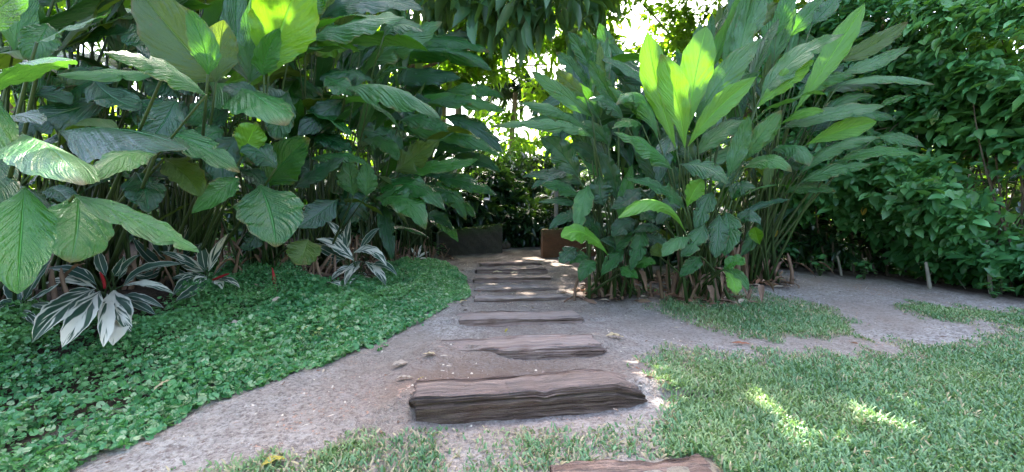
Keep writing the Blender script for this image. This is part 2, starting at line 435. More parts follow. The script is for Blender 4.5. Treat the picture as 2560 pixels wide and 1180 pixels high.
def leaf_geo(B, Mi, T, width, n0, fold=.25, wave=.05, seed=0, nu=30, nv=8, tipp=.9, curl=0.0, torn=0.0, broad=.42, ramp=.34):
    """one blade: spine B-Mi-T, half width profile, V or roof fold, wavy margin, optional torn margin"""
    rg = np.random.default_rng(seed)
    B, Mi, T = map(lambda a: np.asarray(a, float), (B, Mi, T))
    C = 2 * Mi - .5 * (B + T)
    sp = bez(B, C, T, nu)
    tg = unit(np.gradient(sp, axis=0))
    n0 = np.asarray(n0, float)
    if n0.ndim == 1: n0 = np.broadcast_to(n0, sp.shape)
    w = unit(np.cross(tg, n0)); n = np.cross(w, tg)
    u = np.linspace(0, 1, nu)
    prof = sstep(-.04, ramp, u) ** .8 * np.maximum(0, 1 - np.clip((u - broad) / (1.0 - broad), 0, 1) ** 2.1) ** tipp
    prof = np.maximum(prof, .012)
    vv = np.linspace(-1, 1, nv + 1)
    U, V = np.meshgrid(u, vv, indexing='ij')
    hw = width * .5
    ph = rg.uniform(0, 6.28, 4); k1, k2 = rg.uniform(2.2, 3.6), rg.uniform(5.0, 8.5)
    sgn = np.where(V > 0, 1.0, -1.0)
    off = np.where(V > 0, ph[0], ph[1]); off2 = np.where(V > 0, ph[2], ph[3])
    a = np.abs(V)
    wv = wave * (np.sin(U * 6.28 * k1 + off) * a ** 1.6 + .38 * np.sin(U * 6.28 * k2 + off2) * a ** 1.3) * prof[:, None] ** .5
    k3 = rg.uniform(7, 12); am = rg.uniform(.006, .020)
    wv = wv + am * np.sin(U * 6.28 * k3 + off2 + 1.6 * np.sin(U * 9 + off) - a * 2.2) * a ** .9 * prof[:, None] ** .5
    edge = 1 + .05 * np.sin(U * 6.28 * k2 * .8 + off) * (a > .9)
    if torn > 0:
        tears = np.zeros_like(U)
        for _ in range(int(torn)):
            tu, sd = rg.uniform(.25, .95), rg.choice([-1, 1])
            tears += (sgn == sd) * (a > .45) * np.exp(-((U - tu) / .020) ** 2) * rg.uniform(.2, .55)
        edge = edge - tears
    ang = fold + .12 * np.sin(U * 5 + ph[0])
    curve = curl * a ** 2
    x = hw * prof[:, None] * V * np.cos(ang) * edge
    z = hw * prof[:, None] * a * np.sin(ang) + hw * prof[:, None] * curve + wv * hw * 2
    v = sp[:, None] + w[:, None] * x[..., None] + n[:, None] * z[..., None]
    i, j = np.meshgrid(np.arange(nu - 1), np.arange(nv), indexing='ij')
    m = nv + 1
    q = np.stack([i * m + j, i * m + j + 1, (i + 1) * m + j + 1, (i + 1) * m + j], -1).reshape(-1, 4)
    uv = np.stack([U, V * .5 + .5], -1).reshape(-1, 2)
    return v.reshape(-1, 3), [q], uv, sp, tg

def add_leaf(root, B, Mi, T, width, n0, mat, seed, **k):
    white = k.pop('white', None); lab = k.pop('label', None)
    v, f, uv, sp, tg = leaf_geo(B, Mi, T, width, n0, seed=seed, **k)
    at = {'white': np.full(len(v), white)} if white is not None else None
    o = child('leaf', v, f, M[mat], root, uv=uv, attrs=at)
    if lab: o['label'] = lab
    return o

def add_stem(root, B, tg0, ground, rad=.013, mat='stem', name='stem'):
    ground = np.asarray(ground, float)
    L = np.linalg.norm(B - ground)
    c = .5 * (B + ground) + np.array([0, 0, .10 * L])
    back = B - unit(tg0) * min(.25, .2 * L)
    c = .5 * c + .5 * (back + (ground - back) * .3)
    p = bez(ground - np.array([0, 0, .05]), c, B, 9)
    v, f = tube(p, np.linspace(rad * 1.35, rad * .6, 9), 6)
    return child(name, v, f, M[mat], root)

# sun: ahead of the camera and high, slightly to the side
SUN_EL, SUN_AZ = RAD(52), RAD(-4)      # azimuth from +Y towards +X
SUN = np.array([math.cos(SUN_EL) * math.sin(SUN_AZ), math.cos(SUN_EL) * math.cos(SUN_AZ), math.sin(SUN_EL)])

# gaps in the canopy through which single shafts of sun reach the garden: (point, radius)
SHAFT = []
def shaft(p, r): SHAFT.append((np.asarray(p, float), r))
def keep_sun(p, mind=.6, extra=0.0):
    """True where a leaf centre stays clear of the canopy's gaps"""
    p = np.asarray(p, float); ok = np.ones(len(p), bool)
    for q, r in SHAFT:
        d = p - q; t = d @ SUN
        ok &= ~((t > mind) & (np.linalg.norm(d - t[:, None] * SUN, axis=1) < r + extra))
    return ok

# ---- clumps:  ground pixel of the root, offset of the front leaves, radius
CL = {
 'a': ((-60, 770), 1.0), 'b': ((215, 712), 1.1), 'c': ((455, 690), 1.1), 'd': ((655, 672), 1.1), 'e': ((800, 662), 1.0),
 'f': ((935, 652), 1.0), 'g': ((1035, 640), .9),
 'h': ((1740, 742), .45), 'i': ((1530, 733), .35), 'j': ((1878, 702), .5), 'k': ((1585, 700), .3),
}
CLB = {k: G(*v[0]) for k, v in CL.items()}
def front(c): return CLB[c][1] - CL[c][1]

# ------------------------------------------------------------------ shafts of sun that reach the garden
for px, py, r in ((1612, 912, .10), (1618, 938, .09), (1800, 912, .07), (2090, 1085, .05), (2030, 1112, .07), (1985, 1010, .05), (1285, 655, .10), (1330, 648, .22), (1375, 652, .14),
                  (1440, 672, .10), (1400, 662, .12), (1245, 1000, .06), (2130, 1040, .04), (1690, 985, .05), (1210, 655, .07), (2050, 1165, .05)):
    shaft(G(px, py), r)
for c, px, py, dd, r in (('h', 1640, 200, .3, .33), ('h', 1745, 170, .25, .35), ('h', 1690, 260, .3, .25), ('h', 1830, 240, .3, .20), ('j', 2075, 140, .6, .3),
                         ('i', 1460, 590, .7, .22), ('h', 1640, 520, .6, .25), ('h', 1735, 480, .6, .2), ('h', 1690, 600, .6, .16),
                         ('d', 700, 60, .5, .22), ('d', 690, 508, .6, .10), ('c', 600, 60, -.2, .35), ('e', 960, 225, .4, .10), ('b', 300, 140, .6, .18), ('e', 960, 60, .4, .12)):
    shaft(P(px, py, front(c) - dd), max(.04, r - .14))

CLUMP_LABEL = {
 'a': 'outermost broad-leaved ginger clump with a long pale leaf hanging to the ground',
 'b': 'ginger clump with a drooping strap leaf and broad green leaf over the largest variegated plant',
 'c': 'tall ginger clump with olive paddle leaves against the light, behind the second variegated plant',
 'd': 'ginger clump with a bright upright top leaf and a rounded sun-spotted leaf low down',
 'e': 'dark ginger clump between the rounded sun-spotted leaf and the white striped plant',
 'f': 'ginger clump with glossy blue-green leaves arching over the white striped plant',
 'g': 'ginger clump with long rippled leaves reaching over the mossy wall and path',
 'h': 'large ginger clump with upright glowing yellow-green leaves, right of the steps',
 'i': 'smaller ginger clump beside the steps with light green arching leaves and round low leaves',
 'j': 'tall ginger clump with long slanting leaves and bare thin canes, nearest the hedge',
 'k': 'ginger clump behind the arching light green leaves, its rippled leaves reaching over the path',
}
ROOT = {}
for c in CL:
    ROOT[c] = empty('ginger_plant', CLB[c], CLUMP_LABEL[c], 'ginger plant', 'big ginger clumps along the path')

# ---- leaves read off the photograph: clump, base px, mid px ('-' = straight), tip px, width px, layer, material, tilt, lean, fold
HAND = """
a -60 250 55 160 188 150 92 0 L 1.0 .4 -.35
a 92 106 180 68 270 34 50 -1 L .9 .2 .1
a -70 70 0 20 75 -40 75 1 D .1 .3 .1
a 35 125 50 40 70 -70 70 -2 L .1 -.1 .3
a 55 335 130 372 209 462 128 1 L .9 .5 -.25
a 62 470 52 600 44 735 112 2 M .5 .25 .15
a 20 390 55 395 88 425 50 -1 M .8 .2 -.1
a 0 250 -60 330 -90 470 120 1 M .6 .4 .1
a -40 380 -10 450 -20 560 70 0 D .5 .2 .1
b 150 328 300 322 472 372 122 0 B 1.0 .3 -.2
b 270 245 130 290 -10 325 62 -1 B .9 .3 -.1
b 195 488 193 570 176 657 118 2 M .6 .25 .12
b 186 488 340 550 498 632 54 2.4 M .8 .5 .05
b 388 386 300 392 232 452 58 1.3 M .9 .5 -.2
b 338 430 362 475 370 532 76 0 B .5 .2 .1
b 412 395 465 440 500 492 72 -.5 O .5 .1 .2
b 120 470 150 480 172 508 45 0 B .7 .2 .1
b 410 182 270 182 140 186 36 1.2 M 1.1 .3 -.3
b 515 238 400 162 260 130 62 1.4 L .9 .5 -.35
b 220 300 230 230 205 150 70 -2 D .3 .0 .2
b 130 290 200 215 300 200 80 -1.5 B .7 .1 .0
b 60 470 120 420 210 400 50 -1 B .9 .2 .0
b 300 440 345 400 420 380 60 -1.5 D .7 .2 .1
b 30 210 100 200 190 215 75 -2 D .8 .2 .0
b 160 120 230 95 330 75 65 -2 B .9 .1 .0
b 20 20 90 -10 190 -30 70 -2 L .5 .1 .1
b 200 60 240 10 270 -60 60 -2 D .2 .0 .3
b 300 170 340 90 390 30 90 -2.6 B .4 .0 .2
c 540 202 460 112 330 -45 150 0 O .05 .2 .08
c 520 186 508 110 468 22 62 .8 M .1 .1 .25
c 540 205 550 120 560 50 80 .3 O .1 .0 .3
c 345 290 470 350 600 432 66 .6 D .8 .4 -.1
c 604 392 622 350 642 305 66 0 Y .4 .1 .2
c 598 446 545 480 479 534 44 .5 M .8 .3 -.1
c 620 200 590 90 600 -60 75 -1.5 D .15 0 .25
c 625 205 640 100 655 -50 80 -1.2 D .1 0 .3
c 470 300 420 265 360 260 55 -.8 B .9 .2 -.1
c 500 330 540 300 575 260 60 -1 B .7 .2 .1
c 560 480 540 400 500 330 65 -1 D .4 .0 .2
c 600 340 560 400 565 480 70 -.6 B .5 .2 .1
c 500 180 430 200 370 240 80 -1.8 B .8 .2 -.1
c 470 400 440 340 380 300 65 -1.6 B .7 .2 .1
c 560 260 520 270 450 320 60 -1.4 D .8 .2 .0
d 672 190 700 80 764 -75 145 .6 Y .05 .25 .12
d 660 188 665 140 700 70 60 .9 M .1 .1 .3
d 524 206 630 232 713 314 104 1 L 1.0 .45 -.12
d 650 463 678 540 690 619 132 1.6 D .6 .35 .12
d 640 160 600 135 545 160 58 0 B .9 .2 -.2
d 665 465 712 402 776 345 92 0 D .5 .1 .1
d 600 425 640 440 665 480 42 .3 B .6 .2 .0
d 720 230 700 300 690 350 60 -1 D .5 .1 .2
d 640 560 630 600 600 620 40 -.6 B .6 .1 .0
d 560 210 610 195 665 180 50 .2 Y .3 .1 .1
d 770 600 760 632 742 664 72 .6 O .5 .2 .1
e 765 96 900 52 1012 44 62 .5 L .9 .2 -.25
e 800 46 920 2 1058 24 58 -1 B .9 .1 -.1
e 868 220 985 218 1102 296 74 .8 L 1.0 .5 -.45
e 862 248 800 292 745 342 60 0 B .7 .3 .0
e 735 470 800 430 863 393 42 1 B .8 .2 -.1
e 780 332 830 350 880 378 42 0 B .8 .2 .0
e 775 396 850 384 916 412 36 .6 D 1.0 .3 -.1
e 884 488 876 440 868 398 62 .3 L .3 .0 .2
e 915 490 917 450 915 405 50 .2 L .3 .0 .2
e 842 500 792 538 745 569 56 1.2 B .8 .3 .0
e 815 192 850 215 880 240 50 .4 D .8 .2 .0
e 740 110 700 120 660 150 46 .3 L .9 .2 -.1
e 760 175 720 230 700 300 60 -1 D .5 .2 .1
e 900 130 840 110 790 140 50 -1 Y .6 .1 .0
e 930 200 860 180 800 200 55 -.6 B .9 .2 -.1
e 820 300 790 250 740 210 60 -1.3 D .6 .1 .1
e 790 460 770 420 720 390 50 -1 B .7 .1 .1
f 920 497 885 508 858 562 78 1 B .7 .35 -.1
f 930 480 1030 462 1114 526 64 .8 D 1.0 .4 -.2
f 940 496 1012 502 1064 574 66 1.3 L .8 .45 -.05
f 957 505 966 570 981 650 38 1 B .4 .2 .15
f 990 430 1038 392 1100 350 62 .6 O .5 .1 .1
f 1000 426 1100 412 1196 398 34 .4 M .9 .2 -.1
f 900 350 960 354 994 402 34 .4 L .9 .3 -.1
f 910 166 1010 96 1106 54 64 .3 L .8 .2 -.25
f 920 330 880 290 820 280 50 -.8 B .8 .2 .0
f 940 400 930 330 900 260 60 -1.2 B .4 .0 .2
f 960 470 1000 440 1060 440 40 -.4 B .9 .2 .0
f 930 480 900 450 850 440 45 -.6 B .8 .2 .0
f 960 300 1020 260 1080 250 50 -1.4 B .9 .1 .0
f 930 560 960 520 1010 520 40 -.6 B .8 .2 .0
g 1015 106 1120 98 1226 130 38 .4 D 1.1 .3 -.3
g 925 166 1090 124 1229 176 58 .6 D .5 .3 -.45
g 960 202 1060 188 1152 196 44 0 B 1.0 .2 -.1
g 1070 256 1180 250 1266 280 40 .8 L 1.0 .3 -.2
g 1000 260 1110 245 1180 262 36 .4 M 1.0 .3 -.2
g 990 322 1110 324 1257 394 52 .9 L .9 .5 -.15
g 1110 290 1190 320 1256 382 46 .2 B .8 .3 -.1
g 1040 330 1120 360 1200 372 40 0 B .9 .3 .0
g 1090 456 1128 488 1166 552 46 .7 D .7 .4 .0
g 1090 446 1160 454 1241 488 40 .5 D .9 .3 -.1
g 1030 430 1100 430 1180 470 36 .1 B .9 .3 .0
g 1090 560 1120 570 1146 606 24 .6 M .8 .2 .0
g 1040 480 1090 470 1140 500 30 .2 B .9 .2 .0
g 1080 140 1130 100 1190 90 32 -.5 B .9 .1 .0
g 1000 220 1060 222 1130 240 36 -.5 B .9 .1 .0
h 1690 372 1645 222 1618 80 78 .6 Y .0 .05 .10
h 1712 370 1692 250 1652 135 78 .9 Y .05 .1 .15
h 1712 345 1738 190 1766 66 88 .3 Y .0 .05 .06
h 1720 366 1788 278 1890 192 62 .5 Y .1 .2 .15
h 1740 305 1812 192 1908 94 64 .1 L .5 .2 -.1
h 1680 422 1612 358 1534 330 56 1 M .9 .4 -.2
h 1700 410 1768 420 1818 462 48 1.2 D .9 .4 -.3
h 1820 442 1850 360 1872 290 46 .6 L .4 .1 .1
h 1710 520 1650 470 1558 445 42 .8 D .9 .3 -.1
h 1718 517 1733 482 1758 447 48 1.2 Y .2 .1 .1
h 1712 578 1640 500 1545 545 48 1.5 Y 1.0 .3 -.3
h 1725 596 1692 598 1656 642 46 1.5 L .9 .3 -.35
h 1797 536 1795 590 1788 645 52 .8 D .4 .2 .05
h 1815 530 1822 580 1812 640 60 .6 D .4 .2 .05
h 1650 642 1646 625 1644 606 42 .5 O .5 .05 .2
h 1645 345 1600 240 1540 262 44 .6 M .9 .3 -.3
h 1605 312 1570 300 1530 322 34 .4 M .9 .2 -.2
h 1640 300 1590 262 1520 215 42 0 L .8 .3 -.1
h 1740 390 1800 330 1870 300 45 0 L .7 .2 .0
h 1760 350 1770 270 1760 180 50 -.8 D .2 .0 .2
h 1690 330 1660 390 1645 460 50 .2 B .5 .2 .1
h 1640 470 1620 400 1575 350 50 -.6 B .5 .1 .1
h 1665 500 1680 450 1660 390 44 -.4 B .4 .1 .1
h 1860 402 1900 340 1956 274 42 .8 L .6 .2 .0
h 1900 372 1925 325 1953 278 34 .3 L .6 .2 .0
h 1890 272 1958 205 2036 150 54 .4 Y .3 .2 .1
h 1900 247 1990 146 2112 84 54 .6 L .8 .3 -.1
h 1810 672 1835 655 1863 662 44 1.4 M .8 .2 .05
h 1808 676 1832 700 1840 738 32 1.4 Y .7 .2 .0
h 1812 674 1848 690 1871 727 26 1.3 M .7 .2 .0
h 1790 470 1830 440 1850 400 36 0 B .5 .1 .1
h 1840 160 1860 80 1880 -10 56 -.6 L .2 .0 .2
h 1760 250 1720 190 1690 120 46 -1 D .3 .0 .2
i 1440 515 1400 500 1344 506 24 .6 B 1.1 .2 -.2
i 1450 492 1402 465 1350 463 38 .5 D .9 .3 -.1
i 1470 462 1456 520 1441 584 52 1.2 L .4 .25 .1
i 1520 637 1460 582 1404 594 54 1.6 Y .9 .3 -.25
i 1550 552 1562 490 1581 410 40 1 M .2 .05 .2
i 1605 572 1596 622 1576 677 46 1.2 D .5 .2 .1
i 1490 655 1466 672 1450 706 44 1.6 D .6 .15 .1
i 1550 670 1570 678 1596 696 34 1.5 M .7 .15 .1
i 1590 668 1612 655 1640 660 32 1.4 M .8 .15 .1
i 1440 620 1420 632 1398 657 44 1.3 B .7 .15 .05
i 1472 646 1450 640 1424 660 32 1.4 D .8 .15 .0
i 1525 636 1550 604 1580 578 42 1 D .6 .1 .1
i 1650 575 1620 565 1582 582 26 1 B .9 .15 -.1
i 1510 512 1500 478 1502 440 66 .6 B .5 .05 .1
i 1590 552 1560 562 1530 592 52 .8 B .6 .2 .1
i 1445 442 1400 380 1352 345 70 .8 B .3 .2 .1
i 1545 270 1508 210 1470 150 46 .2 D .4 .1 .1
i 1480 292 1400 230 1328 178 40 .6 L .8 .3 -.1
i 1462 242 1422 206 1388 178 44 .3 O .4 .2 .1
i 1480 347 1400 282 1298 258 38 .7 L .9 .4 -.2
i 1480 342 1380 308 1224 318 38 .9 L 1.0 .5 -.2
i 1480 400 1440 330 1400 320 40 .2 D .8 .2 .0
i 1540 500 1530 440 1500 380 46 .0 B .4 .1 .1
i 1500 600 1480 560 1430 550 36 .6 B .8 .2 .0
i 1560 640 1540 610 1500 600 34 .9 B .8 .2 .0
k 1540 182 1518 120 1498 58 52 0 D .2 .05 .2
k 1500 167 1478 115 1458 70 42 -.4 L .2 .0 .2
k 1476 172 1450 120 1418 78 42 .2 D .3 .1 .1
k 1582 197 1550 150 1520 108 46 .4 L .4 .1 .1
k 1612 217 1565 180 1514 160 40 .8 D .7 .2 -.2
k 1606 238 1570 216 1534 213 30 .9 L 1.0 .2 -.2
k 1580 330 1540 260 1480 200 50 -.3 B .4 .1 .1
k 1550 360 1500 300 1420 260 44 -.3 D .7 .2 .0
k 1570 420 1520 390 1440 390 40 -.2 B .8 .2 .0
k 1560 300 1580 220 1570 140 48 -.6 D .2 .0 .2
k 1500 260 1440 180 1390 130 40 -.5 D .4 .1 .1
j 1985 282 2072 150 2162 8 62 1 Y .1 .2 .2
j 2010 136 2070 104 2142 98 34 .6 L .9 .2 -.1
j 2100 152 2184 112 2270 54 46 .4 O .3 .1 .1
j 2105 182 2190 154 2277 114 36 .6 L .7 .2 -.1
j 2095 213 2220 190 2337 212 32 1 L 1.0 .3 -.2
j 1975 92 2015 40 2062 -10 46 0 M .1 .0 .2
j 1950 322 2080 284 2212 265 42 1.2 L .8 .4 -.1
j 2015 362 2100 328 2192 304 56 1.1 Y .2 .2 .1
j 2000 432 2090 362 2202 344 34 1.3 L .9 .3 -.2
j 2190 342 2250 346 2312 368 28 1 L 1.0 .3 -.1
j 2090 407 2200 378 2312 390 32 1.2 M .9 .3 -.1
j 2000 457 2095 422 2182 410 36 1.2 L .8 .3 -.1
j 1930 376 1988 366 2022 416 48 1.5 L .9 .4 -.2
j 1950 312 2000 285 2062 276 26 1.3 Y .5 .2 .0
j 2200 264 2235 248 2276 238 20 1 M .5 .1 .0
j 1820 162 1805 90 1800 12 46 -.4 O .1 .0 .2
j 1828 166 1832 70 1852 -25 60 0 L .1 .0 .1
j 1868 102 1885 40 1912 -25 60 0 L .1 .0 .15
j 1930 160 1960 80 1990 20 40 -.3 L .3 .0 .1
j 1990 200 2060 190 2110 160 40 0 B .7 .1 .0
j 2050 300 2110 250 2190 240 38 .3 D .7 .2 .0
j 1928 382 1922 430 1908 480 24 1.4 O .4 .1 .1
j 1900 612 1892 590 1886 566 34 1.5 Y .4 .1 .3
j 1960 440 1990 400 2040 380 36 .6 B .7 .2 .0
j 1880 250 1850 180 1810 130 48 -.6 D .3 .0 .1
j 1900 70 1920 30 1945 10 40 -.2 O .3 .0 .1
j 2000 90 2020 110 2050 150 34 -.2 D .5 .1 .1
i 1470 420 1400 428 1328 472 36 .2 B .8 .2 .0
k 1500 330 1420 296 1318 298 36 .0 D .8 .3 -.1
i 1462 462 1390 438 1306 442 34 .1 B .8 .2 .0
g 1120 402 1190 400 1252 432 36 .0 B .8 .2 .0
g 1090 352 1176 342 1256 352 38 .1 D .8 .2 -.1
g 1110 232 1186 222 1256 244 32 .0 D .9 .2 -.1
k 1455 232 1390 248 1328 292 32 .1 B .7 .2 .0
k 1470 300 1410 330 1360 400 36 -.2 B .5 .2 .1
i 1480 540 1420 540 1372 575 34 .2 B .8 .2 .0
g 1100 500 1150 510 1190 545 32 .2 D .8 .2 .0
g 1060 540 1100 545 1130 575 30 .3 B .8 .2 .0
i 1500 420 1470 380 1420 360 40 .0 B .6 .2 .0
h 1560 300 1520 260 1470 250 40 -.6 D .7 .2 .0
h 1660 560 1630 540 1600 550 36 .6 B .7 .2 .0
h 1780 480 1760 520 1740 590 46 .3 D .5 .2 .1
h 1830 500 1850 470 1890 470 38 .2 B .7 .2 .0
j 2050 380 2110 360 2170 370 32 .3 D .8 .2 .0
j 2020 330 2090 300 2150 300 34 .2 B .8 .2 .0
j 2060 230 2130 210 2200 220 34 .3 D .8 .2 .0
j 1960 480 2030 470 2090 480 30 .6 D .8 .2 .0
j 2080 120 2130 80 2190 60 40 .2 D .4 .1 .1
j 2030 60 2070 20 2110 -30 44 .2 D .2 .0 .2
j 1940 90 1960 30 1985 -40 48 .1 M .1 .0 .2
e 960 90 1000 60 1060 80 40 -.4 D .8 .2 .0
f 880 420 850 400 810 410 44 -.3 D .8 .2 .0
f 1000 300 1060 300 1120 330 40 -.2 D .8 .2 .0
b 100 240 60 200 0 190 70 -1 D .7 .2 .1
a 120 60 100 100 60 150 60 -1.5 D .6 .1 .1
b 180 40 150 80 100 110 74 -2.5 B .7 .2 .1
b 330 60 372 100 404 155 84 -1.8 B .6 .2 .1
c 425 60 402 120 380 195 90 -1.6 B .5 .2 .1
b 235 200 285 245 352 272 74 -1.2 B .7 .2 .1
b 60 252 120 238 175 262 62 -1 B .8 .2 .0
c 560 330 520 342 468 402 74 -.6 D .7 .2 .0
d 700 332 690 262 648 215 74 -1 B .4 .1 .1
b 330 250 390 280 425 335 82 -1.4 B .6 .2 .0
c 640 262 600 228 556 228 62 -1 B .7 .2 .0
a 10 300 50 288 104 312 62 -.6 B .8 .2 .0
e 720 160 742 100 792 58 62 -1 D .4 .1 .1
d 740 62 772 10 824 -24 64 -.6 D .3 .1 .1
b 440 250 400 320 350 380 70 -.6 B .6 .2 .0
c 690 420 650 380 600 380 60 -.4 B .7 .2 .0
e 830 380 800 340 750 330 56 -.4 D .7 .2 .0
f 1010 380 960 340 900 330 50 -.6 D .7 .2 .0
h 1760 560 1740 600 1702 642 44 .8 D .6 .2 .1
h 1830 620 1800 600 1760 612 40 .4 B .7 .2 .0
i 1560 620 1532 650 1502 690 40 .8 D .6 .2 .1
i 1600 600 1640 598 1672 632 36 .6 B .7 .2 .0
h 1700 480 1672 520 1640 562 46 .4 B .5 .2 .1
h 1750 640 1730 662 1700 692 36 .8 D .6 .2 .1
j 1900 560 1882 600 1850 642 36 .6 D .5 .2 .1
h 1600 470 1570 498 1528 522 42 .3 B .6 .2 .0
h 1840 560 1872 540 1902 562 34 .4 B .7 .2 .0
h 1780 300 1840 230 1900 180 48 -.2 D .4 .1 .1
h 1740 420 1700 350 1650 320 50 -.2 B .5 .1 .1
h 1860 420 1920 400 1980 430 40 .3 M .8 .3 -.2
j 1990 250 2060 200 2140 190 40 .3 M .6 .2 -.1
j 2080 300 2160 282 2240 300 36 .5 D .8 .2 -.2
i 1500 300 1460 240 1400 200 44 .1 D .5 .1 .1
i 1520 360 1470 320 1420 330 44 .2 D .6 .2 .0
"""
stem_n = {c: 0 for c in CL}
HAND_ROWS = [l.split() for l in HAND.strip().splitlines()]
SHAFT_DONE = False
for k, r in enumerate(HAND_ROWS):
    c = r[0]; bx, by, mx, my, tx, ty, w, lay = map(float, r[1:9]); mat = r[9]
    tilt, lean, fold = map(float, r[10:13])
    far = {'h': .30, 'i': .28, 'j': .32, 'k': .28}.get(c, .36)
    d = front(c) - lay * far + R.uniform(-.05, .05)
    if mat in 'Y' and c == 'h' and lay < 1: d = front(c) - .1 - lay * .1
    B, Mi, T = P(bx, by, d), P(mx, my, d - lean * .45), P(tx, ty, d - lean)
    ddx = .5 * (d + d - lean)
    tilt = tilt * (.8 if c not in 'gik' else .55)
    if c in 'hijk': w *= .90
    width = w / F * ddx * 1.04 / max(.74, math.cos(tilt))
    vdir = unit(EYE - Mi)
    side = R.uniform(-.25, .25)
    n0 = unit(vdir * math.cos(tilt) + UP * math.sin(tilt) + np.array([side, 0, 0]))
    add_leaf(ROOT[c], B, Mi, T, width, n0, mat, 100 + k, fold=fold * 1.45 + R.uniform(-.08, .08), wave=(R.uniform(.035, .08) if w < 85 else .025) if tilt > .15 else .03,
             tipp=R.uniform(.75, 1.05), torn=R.integers(1, 6) if R.random() < .6 and tilt > .15 and w < 85 else 0, curl=R.uniform(-.32, .10),
             broad=R.uniform(.34, .5) if mat != 'Y' else .6, ramp=.34 if mat != 'Y' else .62)
    g = CLB[c] + np.array([R.normal() * .16, R.normal() * .12, 0]); g[2] = terrain(g[0], g[1])
    add_stem(ROOT[c], B, Mi - B, g, R.uniform(.010, .016)); stem_n[c] += 1

# ---- further leaves deeper in each clump
LEFT_OK = [(-400, -700), (1120, -700), (1215, 120), (1235, 300), (1245, 420), (1180, 560), (1080, 600), (700, 560), (0, 640), (-400, 700)]
RIGHT_OK = [(1350, 330), (1440, 120), (1500, 70), (1600, 110), (1700, 130), (1800, -60), (1850, -400), (2050, -400), (2200, 30), (2250, 120),
            (2310, 230), (2290, 400), (2150, 450), (1960, 560), (1860, 640), (1700, 640), (1450, 640), (1420, 560), (1440, 480)]
FILL = {'a': (40, 3.9), 'b': (66, 3.9), 'c': (70, 4.2), 'd': (70, 4.2), 'e': (66, 3.9), 'f': (66, 3.4), 'g': (56, 3.2),
        'h': (52, 3.2), 'i': (46, 2.2), 'j': (54, 3.5), 'k': (56, 3.0)}
nseed = 1000
for c, (num, hmax) in FILL.items():
    got = tries = 0
    b0 = CLB[c]; ok_poly = LEFT_OK if c in 'abcdefg' else RIGHT_OK
    fd = front(c)
    while got < num and tries < 4000:
        tries += 1; nseed += 1
        phi = R.uniform(0, 6.283); h = R.uniform(.45, hmax) if c in 'abcdefg' else R.uniform(.5, hmax)
        q = h / hmax
        e = RAD(8 + 72 * q ** 1.3 + R.normal() * 14)
        L = R.uniform(.80, 1.4) * (1.15 if q > .4 else .85)
        dr = np.array([math.cos(phi), math.sin(phi), 0])
        B = b0 + dr * (.12 + .34 * q * R.random()) + np.array([R.normal() * .26, R.normal() * .18, h])
        droop = R.uniform(.1, .55) * L * math.cos(e)
        Mi = B + .52 * L * (dr * math.cos(e) + UP * math.sin(e))
        T = B + L * (dr * math.cos(e) + UP * math.sin(e)) - UP * droop
        pts = np.array([B, Mi, T])
        if (pts[:, 1] < fd + .12).any(): continue
        px, py = proj(pts)
        if not inpoly(px, py, ok_poly).all(): continue
        if not keep_sun(pts).all(): continue
        n0 = unit(UP * 1.0 - dr * .55 * math.sin(e) + np.array([R.normal() * .3, R.normal() * .3 - .25, 0]))
        mat = R.choice(list('DBMDBLO'))
        add_leaf(ROOT[c], B, Mi, T, L * (R.uniform(.17, .25) if c in 'abcdefg' else R.uniform(.14, .21)), n0, mat, nseed, fold=R.uniform(-.5, .4), wave=R.uniform(.03, .09), curl=R.uniform(-.3, .1),
                 nu=20, nv=6, tipp=R.uniform(.75, 1.05))
        if stem_n[c] < (56 if c in 'abcdefg' else 34):
            g = b0 + np.array([R.normal() * .2, R.normal() * .16, 0]); g[2] = terrain(g[0], g[1])
            add_stem(ROOT[c], B, Mi - B, g, R.uniform(.009, .015)); stem_n[c] += 1
        got += 1

# ---- dry sheaths and cut stalks round the foot of each clump
for c in CL:
    nd = {'a': 12, 'b': 30, 'c': 34, 'd': 30, 'e': 30, 'f': 34, 'g': 24, 'h': 44, 'i': 18, 'j': 40, 'k': 8}[c]
    for q in range(nd):
        rr = .20 if c in 'hij' else .42
        g = CLB[c] + np.array([R.normal() * rr, R.normal() * rr * .6 - (.05 if c in 'hijk' else -.12), 0]); g[2] = terrain(g[0], g[1]) - .03
        hh = R.uniform(.15, .72) * (1.0 if c in 'hj' else R.uniform(.4, .85))
        top = g + np.array([R.normal() * .10, R.normal() * .08, hh])
        p = bez(g, .5 * (g + top) + R.normal(size=3) * .03, top, 6)
        rad = R.uniform(.012, .030 if c in 'hj' else .021)
        v, f = tube(p, np.array([1.25, 1.1, 1.0, .9, .95, .35]) * rad, 6, wobble=.25)
        child('dry_stalk', v, f, M['dry'], ROOT[c])
    for q in range(16 if c in 'bcdefghj' else 6):       # papery dead leaves hanging at the base
        g = CLB[c] + np.array([R.normal() * .35, R.normal() * .2 - .12, 0]); z = terrain(g[0], g[1])
        B = np.array([g[0], g[1], z + R.uniform(.15, .45)]); dr = unit(np.array([R.normal(), R.normal() - .6, 0]))
        L = R.uniform(.22, .42); T = B + dr * L * .7 - UP * L * .55; T[2] = max(T[2], z + .01)
        o = add_leaf(ROOT[c], B, .5 * (B + T) + UP * .05, T, R.uniform(.04, .08), unit(UP + dr * .6), 'dry', nseed, fold=.6, wave=.12, nu=9, nv=4)
        nseed += 1; o.name = 'dead_leaf'

